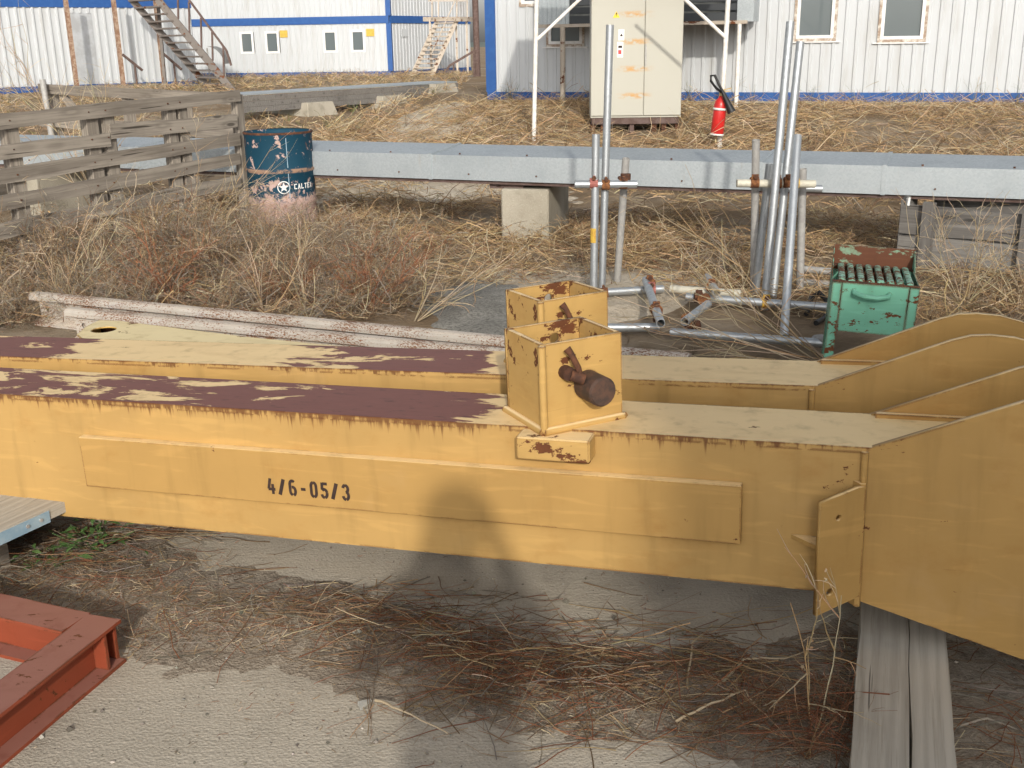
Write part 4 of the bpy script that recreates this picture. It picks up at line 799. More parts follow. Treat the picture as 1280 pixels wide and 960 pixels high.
wpart('roof', 'sheet_white', rc, RW, (-.1, LR+.1, zT+.001, zT+.12, -3.2, .12)); wpart('end_wall', 'sheet_white', rc, RW, (.0, .03, zb1, zT, -3.0, -.065)); wpart('back_wall', 'sheet_white', rc, RW, (.0, LR, zb1, zT, -3.1, -3.01)); wpart('end_wall', 'sheet_white', rc, RW, (LR-.03, LR, zb1, zT, -3.0, -.065))
for k, (a, b, c_, d) in enumerate((w0, w1, w2, w3)): window(RW, rc, a, b, c_, d, True, .0, 'curtain' if k in (2,) else ('stone_pale' if k == 1 else 'room_dark'))
for (a, b, c_, d) in (w1, w2, w3): wpart('sill_flashing', 'window_white', rc, RW, (a-.12, b+.12, c_-.075, c_-.052, .001, .05))
# ---- raised cooling unit on thin posts
UWo = 1.25
def ruw(x, y, off=UWo): return RW.hit(x, y, off)
uq0, uz = ruw(672, 29); uq1, _ = ruw(934, 29); uz = 1.98 if False else ruw(800, 28)[1]
cu_ = empty('cooling_unit', RW.at(uq0, 0, UWo), RW.ang); tag(cu_, 'raised louvred metal cooling unit on thin posts against the cabin wall', 'cooling unit'); bpy.context.view_layer.update()
wpart('sill_beam', 'beige_paint', cu_, RW, (uq0, uq1, uz-.06, uz, UWo-.05, UWo+.01)); wpart('base_panel', 'louvre', cu_, RW, (uq0, uq1, uz, uz+.03, UWo-1.0, UWo-.051))
corr_wall('side_sheet', RW, uq0+.01, uq0+.62, uz+.001, uz+1.0, [], cu_, .09, .012, UWo-.04, 'galvanised')
for k in range(6): wpart('louvre_slat', 'louvre', cu_, RW, (uq0+.63, uq1-.20, uz+.03+k*.15, uz+.14+k*.15, UWo-.09+.0*k, UWo-.05))
wpart('end_box', 'galvanised', cu_, RW, (uq1-.19, uq1+.10, uz-.02, uz+1.0, UWo-.6, UWo-.02)); wpart('back_panel', 'room_dark', cu_, RW, (uq0, uq1, uz, uz+1.0, UWo-1.05, UWo-1.0))
for px_ in (703, 921):
    q, _ = ruw(px_, 100); p = RW.at(q, 0, UWo-.02); m = MB(); m.tube((p.x, p.y, float(hgt(p.x, p.y))-.05), (p.x, p.y, uz-.055), .05 if px_ == 703 else .04, 10); o = m.build('post', 'beige_paint' if px_ == 703 else 'white_post', cu_); o.matrix_parent_inverse = cu_.matrix_world.inverted()
# ---- electrical cabinet
c0 = GP(735, 170); c1 = GP(860, 170); cyaw = RW.ang+R_(17); cw = (D(856, 100, c0.y)-D(734, 100, c0.y)).length
cab = empty('electrical_cabinet', (c0.x+cw/2, c0.y+.3, c0.z), R_(-2.5)); tag(cab, 'tall beige double-door electrical cabinet with warning stickers and rust stains', 'cabinet'); bpy.context.view_layer.update()
hw = cw/2*.93; hb_ = .27
MB().box(-hw, hw, -.27, .42, hb_, 2.5).build('housing', 'cabinet_paint', cab); dr1 = MB().box(-hw+.005, -.006+.12, -.30, -.271, hb_+.03, 2.48).build('door', 'cabinet_paint', cab, .006); dr2 = MB().box(.122, hw-.005, -.30, -.271, hb_+.03, 2.48).build('door', 'cabinet_paint', cab, .006)
MB().box(-hw+.02, hw-.02, -.25, .40, hb_-.10, hb_-.001).build('plinth', 'dark_post', cab); MB().box(.125, .15, -.325, -.301, 1.05, 1.36).build('handle', 'galv_old', dr2)
for x in (-hw+.04, -hw+.2, -.05, .3, hw-.25, hw-.04): MB().box(x-.035, x+.035, -.2, .35, -.06, hb_-.101).build('foot', 'rusty_steel' if x > .2 or x < -.5 else 'dark_post', cab)
def tri(m, x, z, s_, y): return m.add([(x-s_, y, z), (x+s_, y, z), (x, y, z+1.7*s_)], [(0, 1, 2)])
m = MB(); tri(m, -.32, 1.75, .055, -.3015); m.build('warning_triangle', 'label_yellow', dr1); m = MB(); m.add([(-.325, -.3022, 1.825), (-.305, -.3022, 1.82), (-.318, -.3022, 1.79), (-.312, -.3022, 1.765), (-.33, -.3022, 1.795)], [(0, 1, 2, 3, 4)]); m.build('lightning_mark', 'stencil_black', dr1)
MB().box(-.285, -.195, -.3035, -.301, 1.42, 1.58).build('sticker', 'label_white', dr1); m = MB(); tri(m, -.24, 1.48, .025, -.3045); m.build('warning_triangle', 'stencil_black', dr1)
MB().box(-.30, -.21, -.3035, -.301, 1.17, 1.40).build('sticker', 'label_white', dr1); MB().box(-.285, -.235, -.3045, -.3036, 1.22, 1.28).build('sticker_mark', 'label_red', dr1); MB().box(-.285, -.225, -.3045, -.3036, 1.31, 1.345).build('sticker_mark', 'stencil_black', dr1)
# ---- white canopy frame
can = empty('canopy_frame', GP(668, 176)); tag(can, 'thin white steel canopy frame with diagonal braces around the electrical cabinet', 'canopy'); bpy.context.view_layer.update()
pA = GP(667, 177); pB = GP(899, 186); topA = D(672, -60, pA.y); topB = D(914, -60, pB.y)
def cm(name, a, b, r=.032, mat='white_post'):
    m = MB(); m.tube(a, b, r, 10); o = m.build(name, mat, can); o.matrix_parent_inverse = can.matrix_world.inverted()
topA.z = topB.z = max(topA.z, topB.z)
cm('post', pA-Vector((0, 0, .1)), topA, .034); cm('post', pB-Vector((0, 0, .1)), topB, .034)
cm('brace', D(672, 49, pA.y), D(728, -4, pA.y), .026); cm('brace', D(728, -4, pA.y), D(760, -35, pA.y)+Vector((0, 0, 0)), .026); cm('brace', D(907, 47, pB.y), D(820, -35, pB.y), .026); cm('top_beam', topA+Vector((-.3, 0, -.03)), topB+Vector((.3, 0, -.03)), .035)
pC, pD = pA+Vector((.35, 2.2, .2)), pB+Vector((.35, 2.2, .2)); cm('top_beam', topA, topA+Vector((.35, 2.2, .1)), .035); cm('top_beam', topB, topB+Vector((.35, 2.2, .1)), .035)
m = MB(); m.add([topA+Vector((-.4, -.3, .05)), topB+Vector((.4, -.3, .05)), topB+Vector((.7, 2.6, .2)), topA+Vector((-.05, 2.6, .2)), topA+Vector((-.4, -.3, .08)), topB+Vector((.4, -.3, .08)), topB+Vector((.7, 2.6, .23)), topA+Vector((-.05, 2.6, .23))], [(0, 3, 2, 1), (4, 5, 6, 7), (0, 1, 5, 4), (1, 2, 6, 5), (2, 3, 7, 6), (3, 0, 4, 7)]); o = m.build('roof_sheet', 'galvanised', can); o.matrix_parent_inverse = can.matrix_world.inverted()
# ---- extinguisher
ep = D(896, 168, pB.y-.10); sx = (D(907, 150, pB.y)-D(891, 150, pB.y)).length/2
ex = empty('fire_extinguisher', ep); ex.rotation_euler = (0, R_(5), 0); tag(ex, 'red fire extinguisher with black horn strapped to the white canopy post', 'extinguisher')
MB().lathe([(0, 0), (sx*.9, 0), (sx, .02), (sx, .40), (sx*.85, .46), (sx*.45, .50), (sx*.4, .53), (0, .53)], 20).build('cylinder', 'ext_red', ex)
MB().lathe([(sx+.002, -.012), (sx+.008, -.012), (sx+.008, .012), (sx+.002, .012), (sx+.002, -.012)], 20).build('base_ring', 'white_plastic', ex); MB().lathe([(sx+.001, .335), (sx+.010, .335), (sx+.010, .365), (sx+.001, .365), (sx+.001, .335)], 20).build('strap', 'white_plastic', ex)
MB().box(-.035, .035, -.03, .03, .53, .60).bar((-.02, 0, .6), (.12, 0, .645), .03, .015).bar((-.02, 0, .58), (.10, 0, .60), .03, .012).build('valve', 'brass', ex)
MB().path([(0, -.02, .57), (-.10, -.05, .63), (-.19, -.07, .72), (-.20, -.08, .79), (-.15, -.09, .80), (-.06, -.10, .66), (.0, -.11, .57)], .018, 8).build('hose', 'black_rubber', ex)
MB().tube((-.02, -.11, .60), (.10, -.12, .40), .022, 12, 0, .048).tube((.10, -.12, .40), (.145, -.125, .325), .050, 12, 0, .060).build('horn', 'black_rubber', ex)
m = MB(); m.tube((0, .02, -.12), (0, .06, 0), .012, 6); m.build('hanger', 'brass', ex)

# ---- left two-storey cabin with stair
La, Lb = G(-60, 118, .30), G(247, 106, .30); LW = Wall((La.x, La.y), (Lb.x, Lb.y)); Ll = LW.L
lc = empty('site_cabin', (La.x, La.y, .28), LW.ang); tag(lc, 'white corrugated cabin with grey door, behind the wooden fence', 'building'); bpy.context.view_layer.update()
_, zs = LW.hit(230, 11); 
dq0, _ = LW.hit(88, 60); dq1, _ = LW.hit(119, 60); dz1 = LW.hit(100, 16)[1]
corr_wall('wall', LW, -6, Ll, .44, zs+.02, [(dq0, dq1, .3, dz1)], lc, .25, .05); wpart('base_trim', 'blue_trim', lc, LW, (-6, Ll, .25, .45, -.05, .045)); wpart('floor_trim', 'blue_trim', lc, LW, (-6, Ll+.02, zs+.021, zs+.45, -.05, .05))
corr_wall('wall', LW, -6, Ll, zs+.45, zs+2.7, [], lc, .25, .03); wpart('door', 'door_grey', lc, LW, (dq0, dq1, .32, dz1, -.03, .02)); wpart('end_wall', 'sheet_white', lc, LW, (Ll-.05, Ll, .44, zs+2.7, -3.5, -.06)); wpart('roof', 'sheet_white', lc, LW, (-6, Ll+.1, zs+2.71, zs+2.9, -3.5, .2)); wpart('back_wall', 'sheet_white', lc, LW, (-6, Ll, .3, zs+2.7, -3.6, -3.51))
pr_ = empty('porch', LW.at(dq0, .3, 1), LW.ang); tag(pr_, 'rusty-posted timber porch with handrails before the grey cabin door', 'porch'); bpy.context.view_layer.update()
def fre(root, name, mat, a, b, w_, h=None, tube=False):
    m = MB()
    if tube: m.tube(a, b, w_, 8)
    else: m.bar(a, b, w_, h or w_)
    o = m.build(name, mat, root); o.matrix_parent_inverse = root.matrix_world.inverted(); return o
for (x0, y0, x1, y1) in ((80, -10, 96, 108), (139, -10, 155, 112), (192, -10, 206, 108)):
    dq, dz = LW.hit(x1, y1, 1.3); tq, tz = LW.hit(x0, y0, 1.3); a = LW.at(dq, .22, 1.3); b = LW.at(dq+(tq-dq)*.2, tz, 1.3); fre(pr_, 'post', 'rust_post', a, b, .12)
dqa, _ = LW.hit(85, 105, 1.3); dqb, _ = LW.hit(212, 105, 1.3); wpart('deck', 'wood_grey', pr_, LW, (dqa, dqb, .24, .42, .06, 1.5)); wpart('step', 'wood_grey', pr_, LW, (dqa+1.2, dqb-.3, .2, .30, 1.51, 1.85))
for (x0, y0, x1, y1, x2) in ((153, 68, 178, 88, 170), (203, 66, 227, 87, 219)):
    q0, z0_ = LW.hit(x0, y0, 1.5); q1, z1_ = LW.hit(x1, y1, 1.5); fre(pr_, 'handrail', 'dark_post', LW.at(q0, z0_, 1.5), LW.at(q1, z1_, 1.5), .07); qq, _ = LW.hit(x2, 95, 1.5); fre(pr_, 'baluster', 'dark_post', LW.at(qq, .2, 1.5), LW.at(qq, z0_+(z1_-z0_)*.65, 1.5), .05)
YL = D(262, 104, 35.0).y
st = empty('metal_stair', GP(280, 106)); tag(st, 'brown-grey steel outside stair with open treads on the left cabin', 'staircase'); bpy.context.view_layer.update()
Ya_, Yb_ = 36.2, 35.2
def zfix(p, z): p.z = z; return p
BLs, BRs = D(264, 105, Ya_), D(291, 109, Yb_); BLs.z = BRs.z = .22; TLs, TRs = D(150, -18, Ya_), D(182, -18, Yb_); TLs.z = TRs.z = (TLs.z+TRs.z)/2
fre(st, 'stringer', 'stair_paint', BLs, TLs, .07, .20); fre(st, 'stringer', 'stair_paint', BRs, TRs, .07, .22)
for k in range(1, 15):
    t = k/15; a, b = BLs.lerp(TLs, t), BRs.lerp(TRs, t); fre(st, 'tread', 'stair_paint', a, b, .30, .05)
hr = [D(226, -14, Yb_), D(283, 63, Yb_), D(289, 82, Yb_)]; fre(st, 'handrail', 'dark_post', hr[0], hr[1], .06); fre(st, 'handrail', 'dark_post', hr[1], hr[2], .06)
for x, y0, y1 in ((222, -12, 24), (236, 2, 42), (251, 22, 60), (265, 40, 76), (279, 58, 97)): fre(st, 'baluster', 'dark_post', D(x, y0, Yb_), D(x+1, y1, Yb_), .05)
fre(st, 'support_post', 'stair_paint', zfix(D(206, 104, Ya_), .1), D(198, 10, Ya_), .09)
ho = MB(); hp = D(258, 80, 37.0); n = 10
for i in range(n):
    a0, a1 = math.pi*.5*i/n, math.pi*.5*(i+1)/n; f_ = lambda a, y: (hp.x+.15+.55*math.sin(a), hp.y+y, hp.z+.55*math.cos(a)); ho.add([f_(a0, -.5), f_(a1, -.5), f_(a1, .5), f_(a0, .5)], [(0, 1, 2, 3)])
ho.bar((hp.x+.68, hp.y-.4, .2), (hp.x+.68, hp.y-.4, hp.z), .04, .04).bar((hp.x+.17, hp.y-.4, .2), (hp.x+.17, hp.y-.4, hp.z+.5), .04, .04); tag(ho.build('curved_hood', 'galv_old'), 'small curved grey metal hood on posts beside the outside stair', 'hood')
# ---- far two-storey cabin block
Fa, Fb_ = G(230, 97, .17), G(489, 92.5, .17); Fa = D(230, 97, 54.0); FWl = Wall((Fa.x, Fa.y), (D(489, 92.5, 52.5).x, 52.5)); Lf = FWl.L
fc = empty('site_cabin', (Fa.x, Fa.y, .15), FWl.ang); tag(fc, 'far two-storey white cabin block with four ground floor windows and blue bands', 'building'); bpy.context.view_layer.update()
_, fz0 = FWl.hit(480, 29); _, fz1 = FWl.hit(480, 19.5); fzb = FWl.hit(480, 89)[1]; hol = []; fw_ = []
for x0, x1 in ((300, 317), (331.5, 349), (404, 421.5), (438.5, 456.5)):
    q0, _ = FWl.hit(x0, 50); q1, _ = FWl.hit(x1, 50); _, a = FWl.hit(400, 66); _, b = FWl.hit(400, 38); fw_.append((q0, q1, a, b)); hol.append((q0+.02, q1-.02, a+.02, b-.02))
corr_wall('wall', FWl, -7, Lf-.10, fzb-.02, fz0+.02, hol, fc, .25, .02); corr_wall('wall', FWl, -7, Lf-.10, fz1-.02, fz1+2.4, [], fc, .25, .02)
wpart('base_trim', 'blue_trim', fc, FWl, (-7, Lf, .02, fzb, -.05, .03)); wpart('floor_trim', 'blue_trim', fc, FWl, (-7, Lf, fz0, fz1, -.05, .05)); wpart('corner_trim', 'blue_trim', fc, FWl, (Lf-.13, Lf+.10, fzb+.001, fz0-.001, -.16, .035)); wpart('corner_trim', 'blue_trim', fc, FWl, (Lf-.13, Lf+.10, fz1+.001, fz1+2.4, -.16, .035))
for q in fw_: window(FWl, fc, *q, False, .0, 'curtain', .10)
for x0, x1, y0, y1 in ((350, 359.5, 38, 47), (458, 468, 36, 45.5)):
    q0, _ = FWl.hit(x0, 42); q1, _ = FWl.hit(x1, 42); wpart('vent_panel', 'foam_yellow', fc, FWl, (q0, q1, FWl.hit(x0, y1)[1], FWl.hit(x0, y0)[1], .0, .04))
cr = FWl.at(Lf, 0); EW = Wall((cr.x, cr.y), (D(588, 60, 58.5).x, 58.5))
corr_wall('wall', EW, .1, EW.L, fzb-.02, fz0+.02, [], fc, .25, .02); corr_wall('wall', EW, .1, EW.L, fz1-.02, fz1+2.4, [], fc, .25, .02); wpart('base_trim', 'blue_trim', fc, EW, (.1, EW.L, .02, fzb, -.05, .03)); wpart('floor_trim', 'blue_trim', fc, EW, (.1, EW.L, fz0, fz1, -.05, .05))
wpart('roof', 'sheet_white', fc, FWl, (-7, Lf+.1, fz1+2.41, fz1+2.55, -7, .2)); q0, _ = EW.hit(501, 40); wpart('hatch', 'sheet_white', fc, EW, (q0, q0+.5, EW.hit(503, 46)[1], EW.hit(503, 36)[1], .02, .05))
fs_ = empty('metal_stair', GP(528, 96)); tag(fs_, 'beige steel stair with landing against the far two-storey cabin block', 'staircase'); bpy.context.view_layer.update()
ys0, ys1 = 51.5, 51.0
q = [D(514.5, 94, ys0), D(548, 23, ys0), D(539, 96, ys1), D(572, 23, ys1)]; q[0].z = q[2].z = .12; q[1].z = q[3].z = (q[1].z+q[3].z)/2
fre(fs_, 'stringer', 'beige_paint', q[0], q[1], .08, .2); fre(fs_, 'stringer', 'beige_paint', q[2], q[3], .08, .2)
for k in range(1, 13): t = k/13; fre(fs_, 'tread', 'beige_paint', q[0].lerp(q[1], t), q[2].lerp(q[3], t), .28, .06)
l0, l1 = D(538, 24, 52.2), D(584, 24, 51.2); fre(fs_, 'landing', 'beige_paint', l0, l1, 1.2, .2)
for x in (540, 548, 571, 584): fre(fs_, 'landing_post', 'beige_paint', D(x, 22, 51.2), D(x, 0, 51.2), .06)
for x in (538.5, 571, 584): p = D(x, 60, 51.4); fre(fs_, 'support_post', 'beige_paint', Vector((p.x, p.y, .05)), Vector((p.x, p.y, l0.z)), .09)
fre(fs_, 'guard_rail', 'beige_paint', D(535, 1, 51.2), D(584, 1, 51.2), .05); fre(fs_, 'handrail', 'beige_paint', D(540, 66, ys1), D(571, -4, ys1), .05)
for k in range(7): x = 574+k*1.6; fre(fs_, 'baluster', 'stair_paint', D(x, 21, 51.2), D(x, 1, 51.2), .02)
# ---- walkway with handrails between the cabins, pole
wk0, wk1 = GP(306, 158), GP(575, 122); wa, wb_ = D(296, 131, wk0.y+1.0), D(572, 112, wk1.y+3.5)
wk = empty('boardwalk', (wa.x, wa.y, 0)); tag(wk, 'grey plank-clad box walkway on concrete blocks running to the far stair', 'walkway'); bpy.context.view_layer.update()
wd = (wb_-wa); side = Vector((wd.y, -wd.x, 0)).normalized()
for k in range(3): fre(wk, 'board', 'wood_crate', wa+Vector((0, 0, -.12+.115*k)), wb_+Vector((0, 0, -.12+.115*k)), .05, .11)
for k in range(4): fre(wk, 'board', 'galvanised', wa-side*(.12+.24*k)+Vector((0, 0, .19)), wb_-side*(.12+.24*k)+Vector((0, 0, .19)), .23, .03)
for xx, lab in ((392, 'nearest the drum'), (484, 'in the middle of its row'), (549, 'nearest the far stair')):
    t = (xx-296)/(572-296); lo, hi = 0.0, 1.0
    for _ in range(30):
        mid_ = (lo+hi)/2; p = wa.lerp(wb_, mid_); v = np.array(p)-CAMP; px_ = 640+FPX*(v@_rt)/(v@_fw); lo, hi = (mid_, hi) if px_ < xx else (lo, mid_)
    p = wa.lerp(wb_, lo)-side*.35; gzv = float(hgt(p.x, p.y)); cblock('concrete_block', (p.x, p.y, gzv), math.atan2(wd.y, wd.x)+R_(90), 1.3, .9, max(.25, p.z-.19-gzv), 'sloped concrete block under the grey walkway, '+lab, None, .08)
pl = D(597, 95, 46); pm = MB(); pm.tube((pl.x, pl.y, 0), (pl.x-.05, pl.y, 6), .13, 10); tag(pm.build('steel_pole', 'dark_post'), 'brown steel pole standing beside the blue corner of the right cabin', 'pole')
hf = empty('handrail_fence', GP(566, 105)); tag(hf, 'brown sloping handrail with posts at the end of the grey walkway', 'railing'); bpy.context.view_layer.update()
for a, b in (((558, 88), (562, 82)), ((562, 82), (594, 63))): fre(hf, 'handrail', 'dark_post', D(*a, 44), D(*b, 44), .09)
for x, y in ((567, 80), (592, 66)): p = D(x, y, 44); fre(hf, 'baluster', 'dark_post', Vector((p.x, p.y, float(hgt(p.x, p.y))-.05)), p, .06)
dk = empty('timber_platform', GP(566, 103)); tag(dk, 'low yellow-edged timber platform on white posts at the foot of the far stair', 'platform'); bpy.context.view_layer.update()
a, b = D(540, 100, 47), D(597, 100, 47); fre(dk, 'deck', 'wood_grey', a+Vector((0, .6, .1)), b+Vector((0, .6, .1)), 1.3, .08); fre(dk, 'edge_beam', 'foam_yellow', a, b, .08, .14)
for x in (541, 583): p = D(x, 100, 46.9); fre(dk, 'leg', 'white_post', Vector((p.x, p.y, float(hgt(p.x, p.y))-.05)), p+Vector((0, 0, -.02)), .12)
# ---- two-storey cabin behind the photographer whose shade falls over the clevis ends
SB = Wall((.90, -6.2), (13.0, -5.5)); sbc = empty('site_cabin', (.9, -6.2, 0), SB.ang); tag(sbc, 'two-storey white cabin behind the photographer shading the clevis ends', 'building'); bpy.context.view_layer.update()
SN = Wall((13.0, -5.5), (.90, -6.2))
corr_wall('wall', SN, 0, SN.L, .2, 5.05, [], sbc, .2, .02); wpart('base_trim', 'blue_trim', sbc, SN, (0, SN.L, -.02, .21, -.05, .03)); wpart('roof', 'sheet_white', sbc, SN, (-.05, SN.L, 5.06, 5.15, -3, .05)); wpart('end_wall', 'sheet_white', sbc, SN, (SN.L-.03, SN.L, 0, 5.05, -3, -.01)); wpart('end_wall', 'sheet_white', sbc, SN, (0, .03, 0, 5.05, -3, -.01)); wpart('back_wall', 'sheet_white', sbc, SN, (0, SN.L, 0, 5.05, -3.1, -3.01))

# ================================================================== THE PHOTOGRAPHER (behind the camera; throws the shadow on the beam)
def person(x, y):
    J = {'pel': (0, 0, .95), 'sp': (0, 0, 1.15), 'ch': (0, .01, 1.36), 'nk': (0, .02, 1.50), 'hd0': (0, .035, 1.57), 'hd': (0, .05, 1.68), 'hd1': (0, .04, 1.79)}
    r = {'pel': .15, 'sp': .135, 'ch': .155, 'nk': .06, 'hd0': .075, 'hd': .115, 'hd1': .085}; E = [('pel', 'sp'), ('sp', 'ch'), ('ch', 'nk'), ('nk', 'hd0'), ('hd0', 'hd'), ('hd', 'hd1')]
    for s_, n in ((-1, 'l'), (1, 'r')):
        J.update({n+'sh': (.19*s_, 0, 1.42), n+'el': (.27*s_, .12, 1.20), n+'wr': (.12*s_, .33, 1.42), n+'pa': (.085*s_, .385, 1.50), n+'hip': (.10*s_, 0, .90), n+'kn': (.13*s_, .02, .50), n+'an': (.14*s_, -.02, .09), n+'to': (.16*s_, .16, .035)})
        r.update({n+'sh': .075, n+'el': .048, n+'wr': .03, n+'pa': .036, n+'hip': .105, n+'kn': .062, n+'an': .045, n+'to': .035}); E += [('ch', n+'sh'), (n+'sh', n+'el'), (n+'el', n+'wr'), (n+'wr', n+'pa'), ('pel', n+'hip'), (n+'hip', n+'kn'), (n+'kn', n+'an'), (n+'an', n+'to')]
        for k in range(5):                                       # four fingers behind the phone, thumb on its face
            f = f'{n}f{k}'; z = 1.50+.02*(k-1); a = (.075*s_, .405, z) if k else (.07*s_, .385, 1.49); b = (.05*s_, .412, z+.012) if k else (.055*s_, .365, 1.53); c_ = (.03*s_, .411, z+.014) if k else (.045*s_, .368, 1.56)
            J.update({f+'a': a, f+'b': b, f+'c': c_}); r.update({f+'a': .009, f+'b': .0085, f+'c': .007}); E += [(n+'pa', f+'a'), (f+'a', f+'b'), (f+'b', f+'c')]
    names = list(J); me = bpy.data.meshes.new('person'); me.from_pydata([J[k] for k in names], [(names.index(a), names.index(b)) for a, b in E], []); o = obj('person', me)
    sk_ = o.modifiers.new('skin', 'SKIN'); o.modifiers.new('sub', 'SUBSURF').levels = 1; o.modifiers['sub'].render_levels = 1
    for i, k in enumerate(names): me.skin_vertices[0].data[i].radius = (r[k], r[k]); me.skin_vertices[0].data[i].use_root = (k == 'pel')
    bpy.context.view_layer.update(); dg = bpy.context.evaluated_depsgraph_get(); dg.update(); m2 = bpy.data.meshes.new_from_object(o.evaluated_get(dg)); bpy.data.objects.remove(o); m2.materials.clear(); m2.materials.append(M['shirt']); m2.materials.append(M['skin'])
    for p in m2.polygons: p.use_smooth = True; p.material_index = 1 if (p.center.z > 1.5 or p.center.y > .30) else 0
    o = obj('person', m2); o.location = (x, y, 0); tag(o, 'person in dark clothes standing and holding a phone up with both hands', 'person'); return o
person(.03, -.44)
ph = MB().box(-.05, .11, -.045, -.037, 1.50, 1.58).build('mobile_phone', 'phone_black', None, .003); tag(ph, 'black mobile phone held up by the standing person', 'phone')

# ================================================================== PLANTS AND LITTER
def stuff(name, parts, label, cat='dry grass'):
    V, F, T = join(parts); o = obj(name, fastmesh(name, V, F, T)); return tag(o, label, cat, None, 'stuff')
def litter(n, poly, L, r, mixs, zf, lift=.01, K=4, tilt=.12, sides=2, dens=None, curl=.25):
    p = scatter(n, poly)
    if dens is not None: p = p[RNG.uniform(size=len(p)) < dens(p)]
    n = len(p); az = RNG.uniform(0, 6.283, n); el = RNG.normal(0, tilt, n); d = np.stack([np.cos(az)*np.cos(el), np.sin(az)*np.cos(el), np.sin(el)], 1); Ls = L*RNG.uniform(.35, 1.3, n); P = grow(np.stack([p[:, 0], p[:, 1], np.zeros(n)], 1), d, Ls, K, curl, .0); P -= (P[:, -1:]+P[:, :1])/2-P[:, :1]
    zz_ = zf(P[..., 0], P[..., 1]); rel = P[..., 2]-P[..., 2].min(1, keepdims=True); P[..., 2] = zz_+np.minimum(rel, .5)+RNG.uniform(.2, 1, (n, 1))*lift
    return strands(P, np.linspace(1, .5, K)[None]*r*RNG.uniform(.6, 1.3, (n, 1)), tints(n, mixs), sides)
wpoly = lambda px: [(lambda p: (p.x, p.y))(GP(x, y)) for x, y in px]
sz = lambda X, Y: np.maximum(soilz(X, Y), 0)
# -- straw on the bank by the cabin
bank = [(-.6, 13.2), (1.5, 12.0), (6, 9.6), (11, 8.3), (13, 10), (13, 17.3), (9.0, 18.9), (4.5, 20.7), (-.2, 22.5), (-3.2, 22), (-3.5, 15)]
gmix = [(STRAW, 5), (PALE, 2), (BRN, 2), (GREYS, .5)]
dn = lambda p: .25+.75*(noise2(p, .9, 21) > .36)
parts = [litter(26000, bank, .42, .0042, gmix, hgt, .05, 5, .22, 2, dn, .16), litter(6000, bank, .7, .005, [(STRAW, 3), (PALE, 2), (BRN, 1)], hgt, .08, 5, .2, 2, lambda p: noise2(p, .7, 5) > .45, .12)]
for _ in range(300):
    p = scatter(1, bank)[0]; tf = bush(30, 0, 0, RNG.uniform(.2, .5), 1.5, .004, gmix, .16, .1, 2); parts.append(place(tf, (p[0], p[1], float(hgt(*p))), 1))
stuff('straw_bank', parts, 'golden flattened straw covering the bank before the right cabin')
# -- green and dry weeds along the cabin foot
parts = []
for _ in range(34):
    q_ = RNG.uniform(.2, 13); p = RW.at(q_, 0, RNG.uniform(.15, .6)); parts.append(place(bush(7, 8, 0, RNG.uniform(.25, .6), .35, .004, [(np.array([.16, .17, .08]), 2), (STRAW, 1), (np.array([.09, .12, .05]), 1)], .03, .1, 2), (p.x, p.y, float(hgt(p.x, p.y)))))
stuff('wall_weeds', parts, 'thin grey green weeds growing along the foot of the right cabin', 'weeds')
# -- far field
far = [(-26, 26), (-24, 45), (-12, 54), (-1.5, 56), (-1.2, 27), (-3.5, 13), (-9, 14)]
parts = [litter(30000, far, .30, .006, gmix+[(np.array([.17, .17, .08]), 1.2)], hgt, .15, 4, .3, 2, lambda p: noise2(p, .5, 9) > .4)]
for _ in range(420):
    p = scatter(1, far)[0]; k = RNG.uniform(); mx = [(np.array([.14, .16, .07]), 2), (STRAW, 1)] if k < .35 else gmix; parts.append(place(bush(16, 0, 0, RNG.uniform(.15, .35), .9, .006, mx, .1, .12, 2), (p[0], p[1], float(hgt(*p)))))
stuff('far_grass', parts, 'dry tufted grass between the fence and the far cabins')
# -- low straw around the duct and scaffold
mid = [(-3.8, 12.6), (-1.5, 11.3), (1.0, 10.6), (6.0, 8.9), (7, 5), (3.2, 4.9), (2.2, 5.7), (1.0, 7.0), (-.6, 7.3), (-1.6, 8.2), (-3.5, 10.0)]
dm = lambda p: .15+.85*(noise2(p, 1.4, 31) > .40)
parts = [litter(22000, mid, .20, .0026, gmix+[(REDB, .5), (BRN, 2)], hgt, .05, 4, .2, 2, dm), litter(5000, mid, .34, .0028, [(STRAW, 3), (PALE, 1), (BRN, 1)], hgt, .07, 5, .16, 2, dm, .2)]
protos = [bush(20, 90, 120, .30, 1.3, .0032, [(STRAW, 4), (BRN, 2), (PALE, 1)], .12, .2, 2, .7, 260) for _ in range(4)]
for _ in range(190):
    p = scatter(1, mid)[0]
    if noise2(p, 1.4, 31) < .42 or (abs(p[0]-.45) < .7 and p[1] < 7.6): continue
    parts.append(place(protos[RNG.integers(4)], (p[0], p[1], float(hgt(*p))), RNG.uniform(.6, 1.2), squash=.8))
behind = [(-3.4, 16), (-3.0, 11.6), (0, 10.6), (7, 8.6), (9, 9.4), (2, 12.2), (-.5, 14)]
parts += [litter(4000, behind, .3, .0045, gmix, hgt, .06, 4, .2, 2, dm)]
stuff('low_straw', parts, 'low dry straw and crumbled weeds around the duct and scaffold tubes')
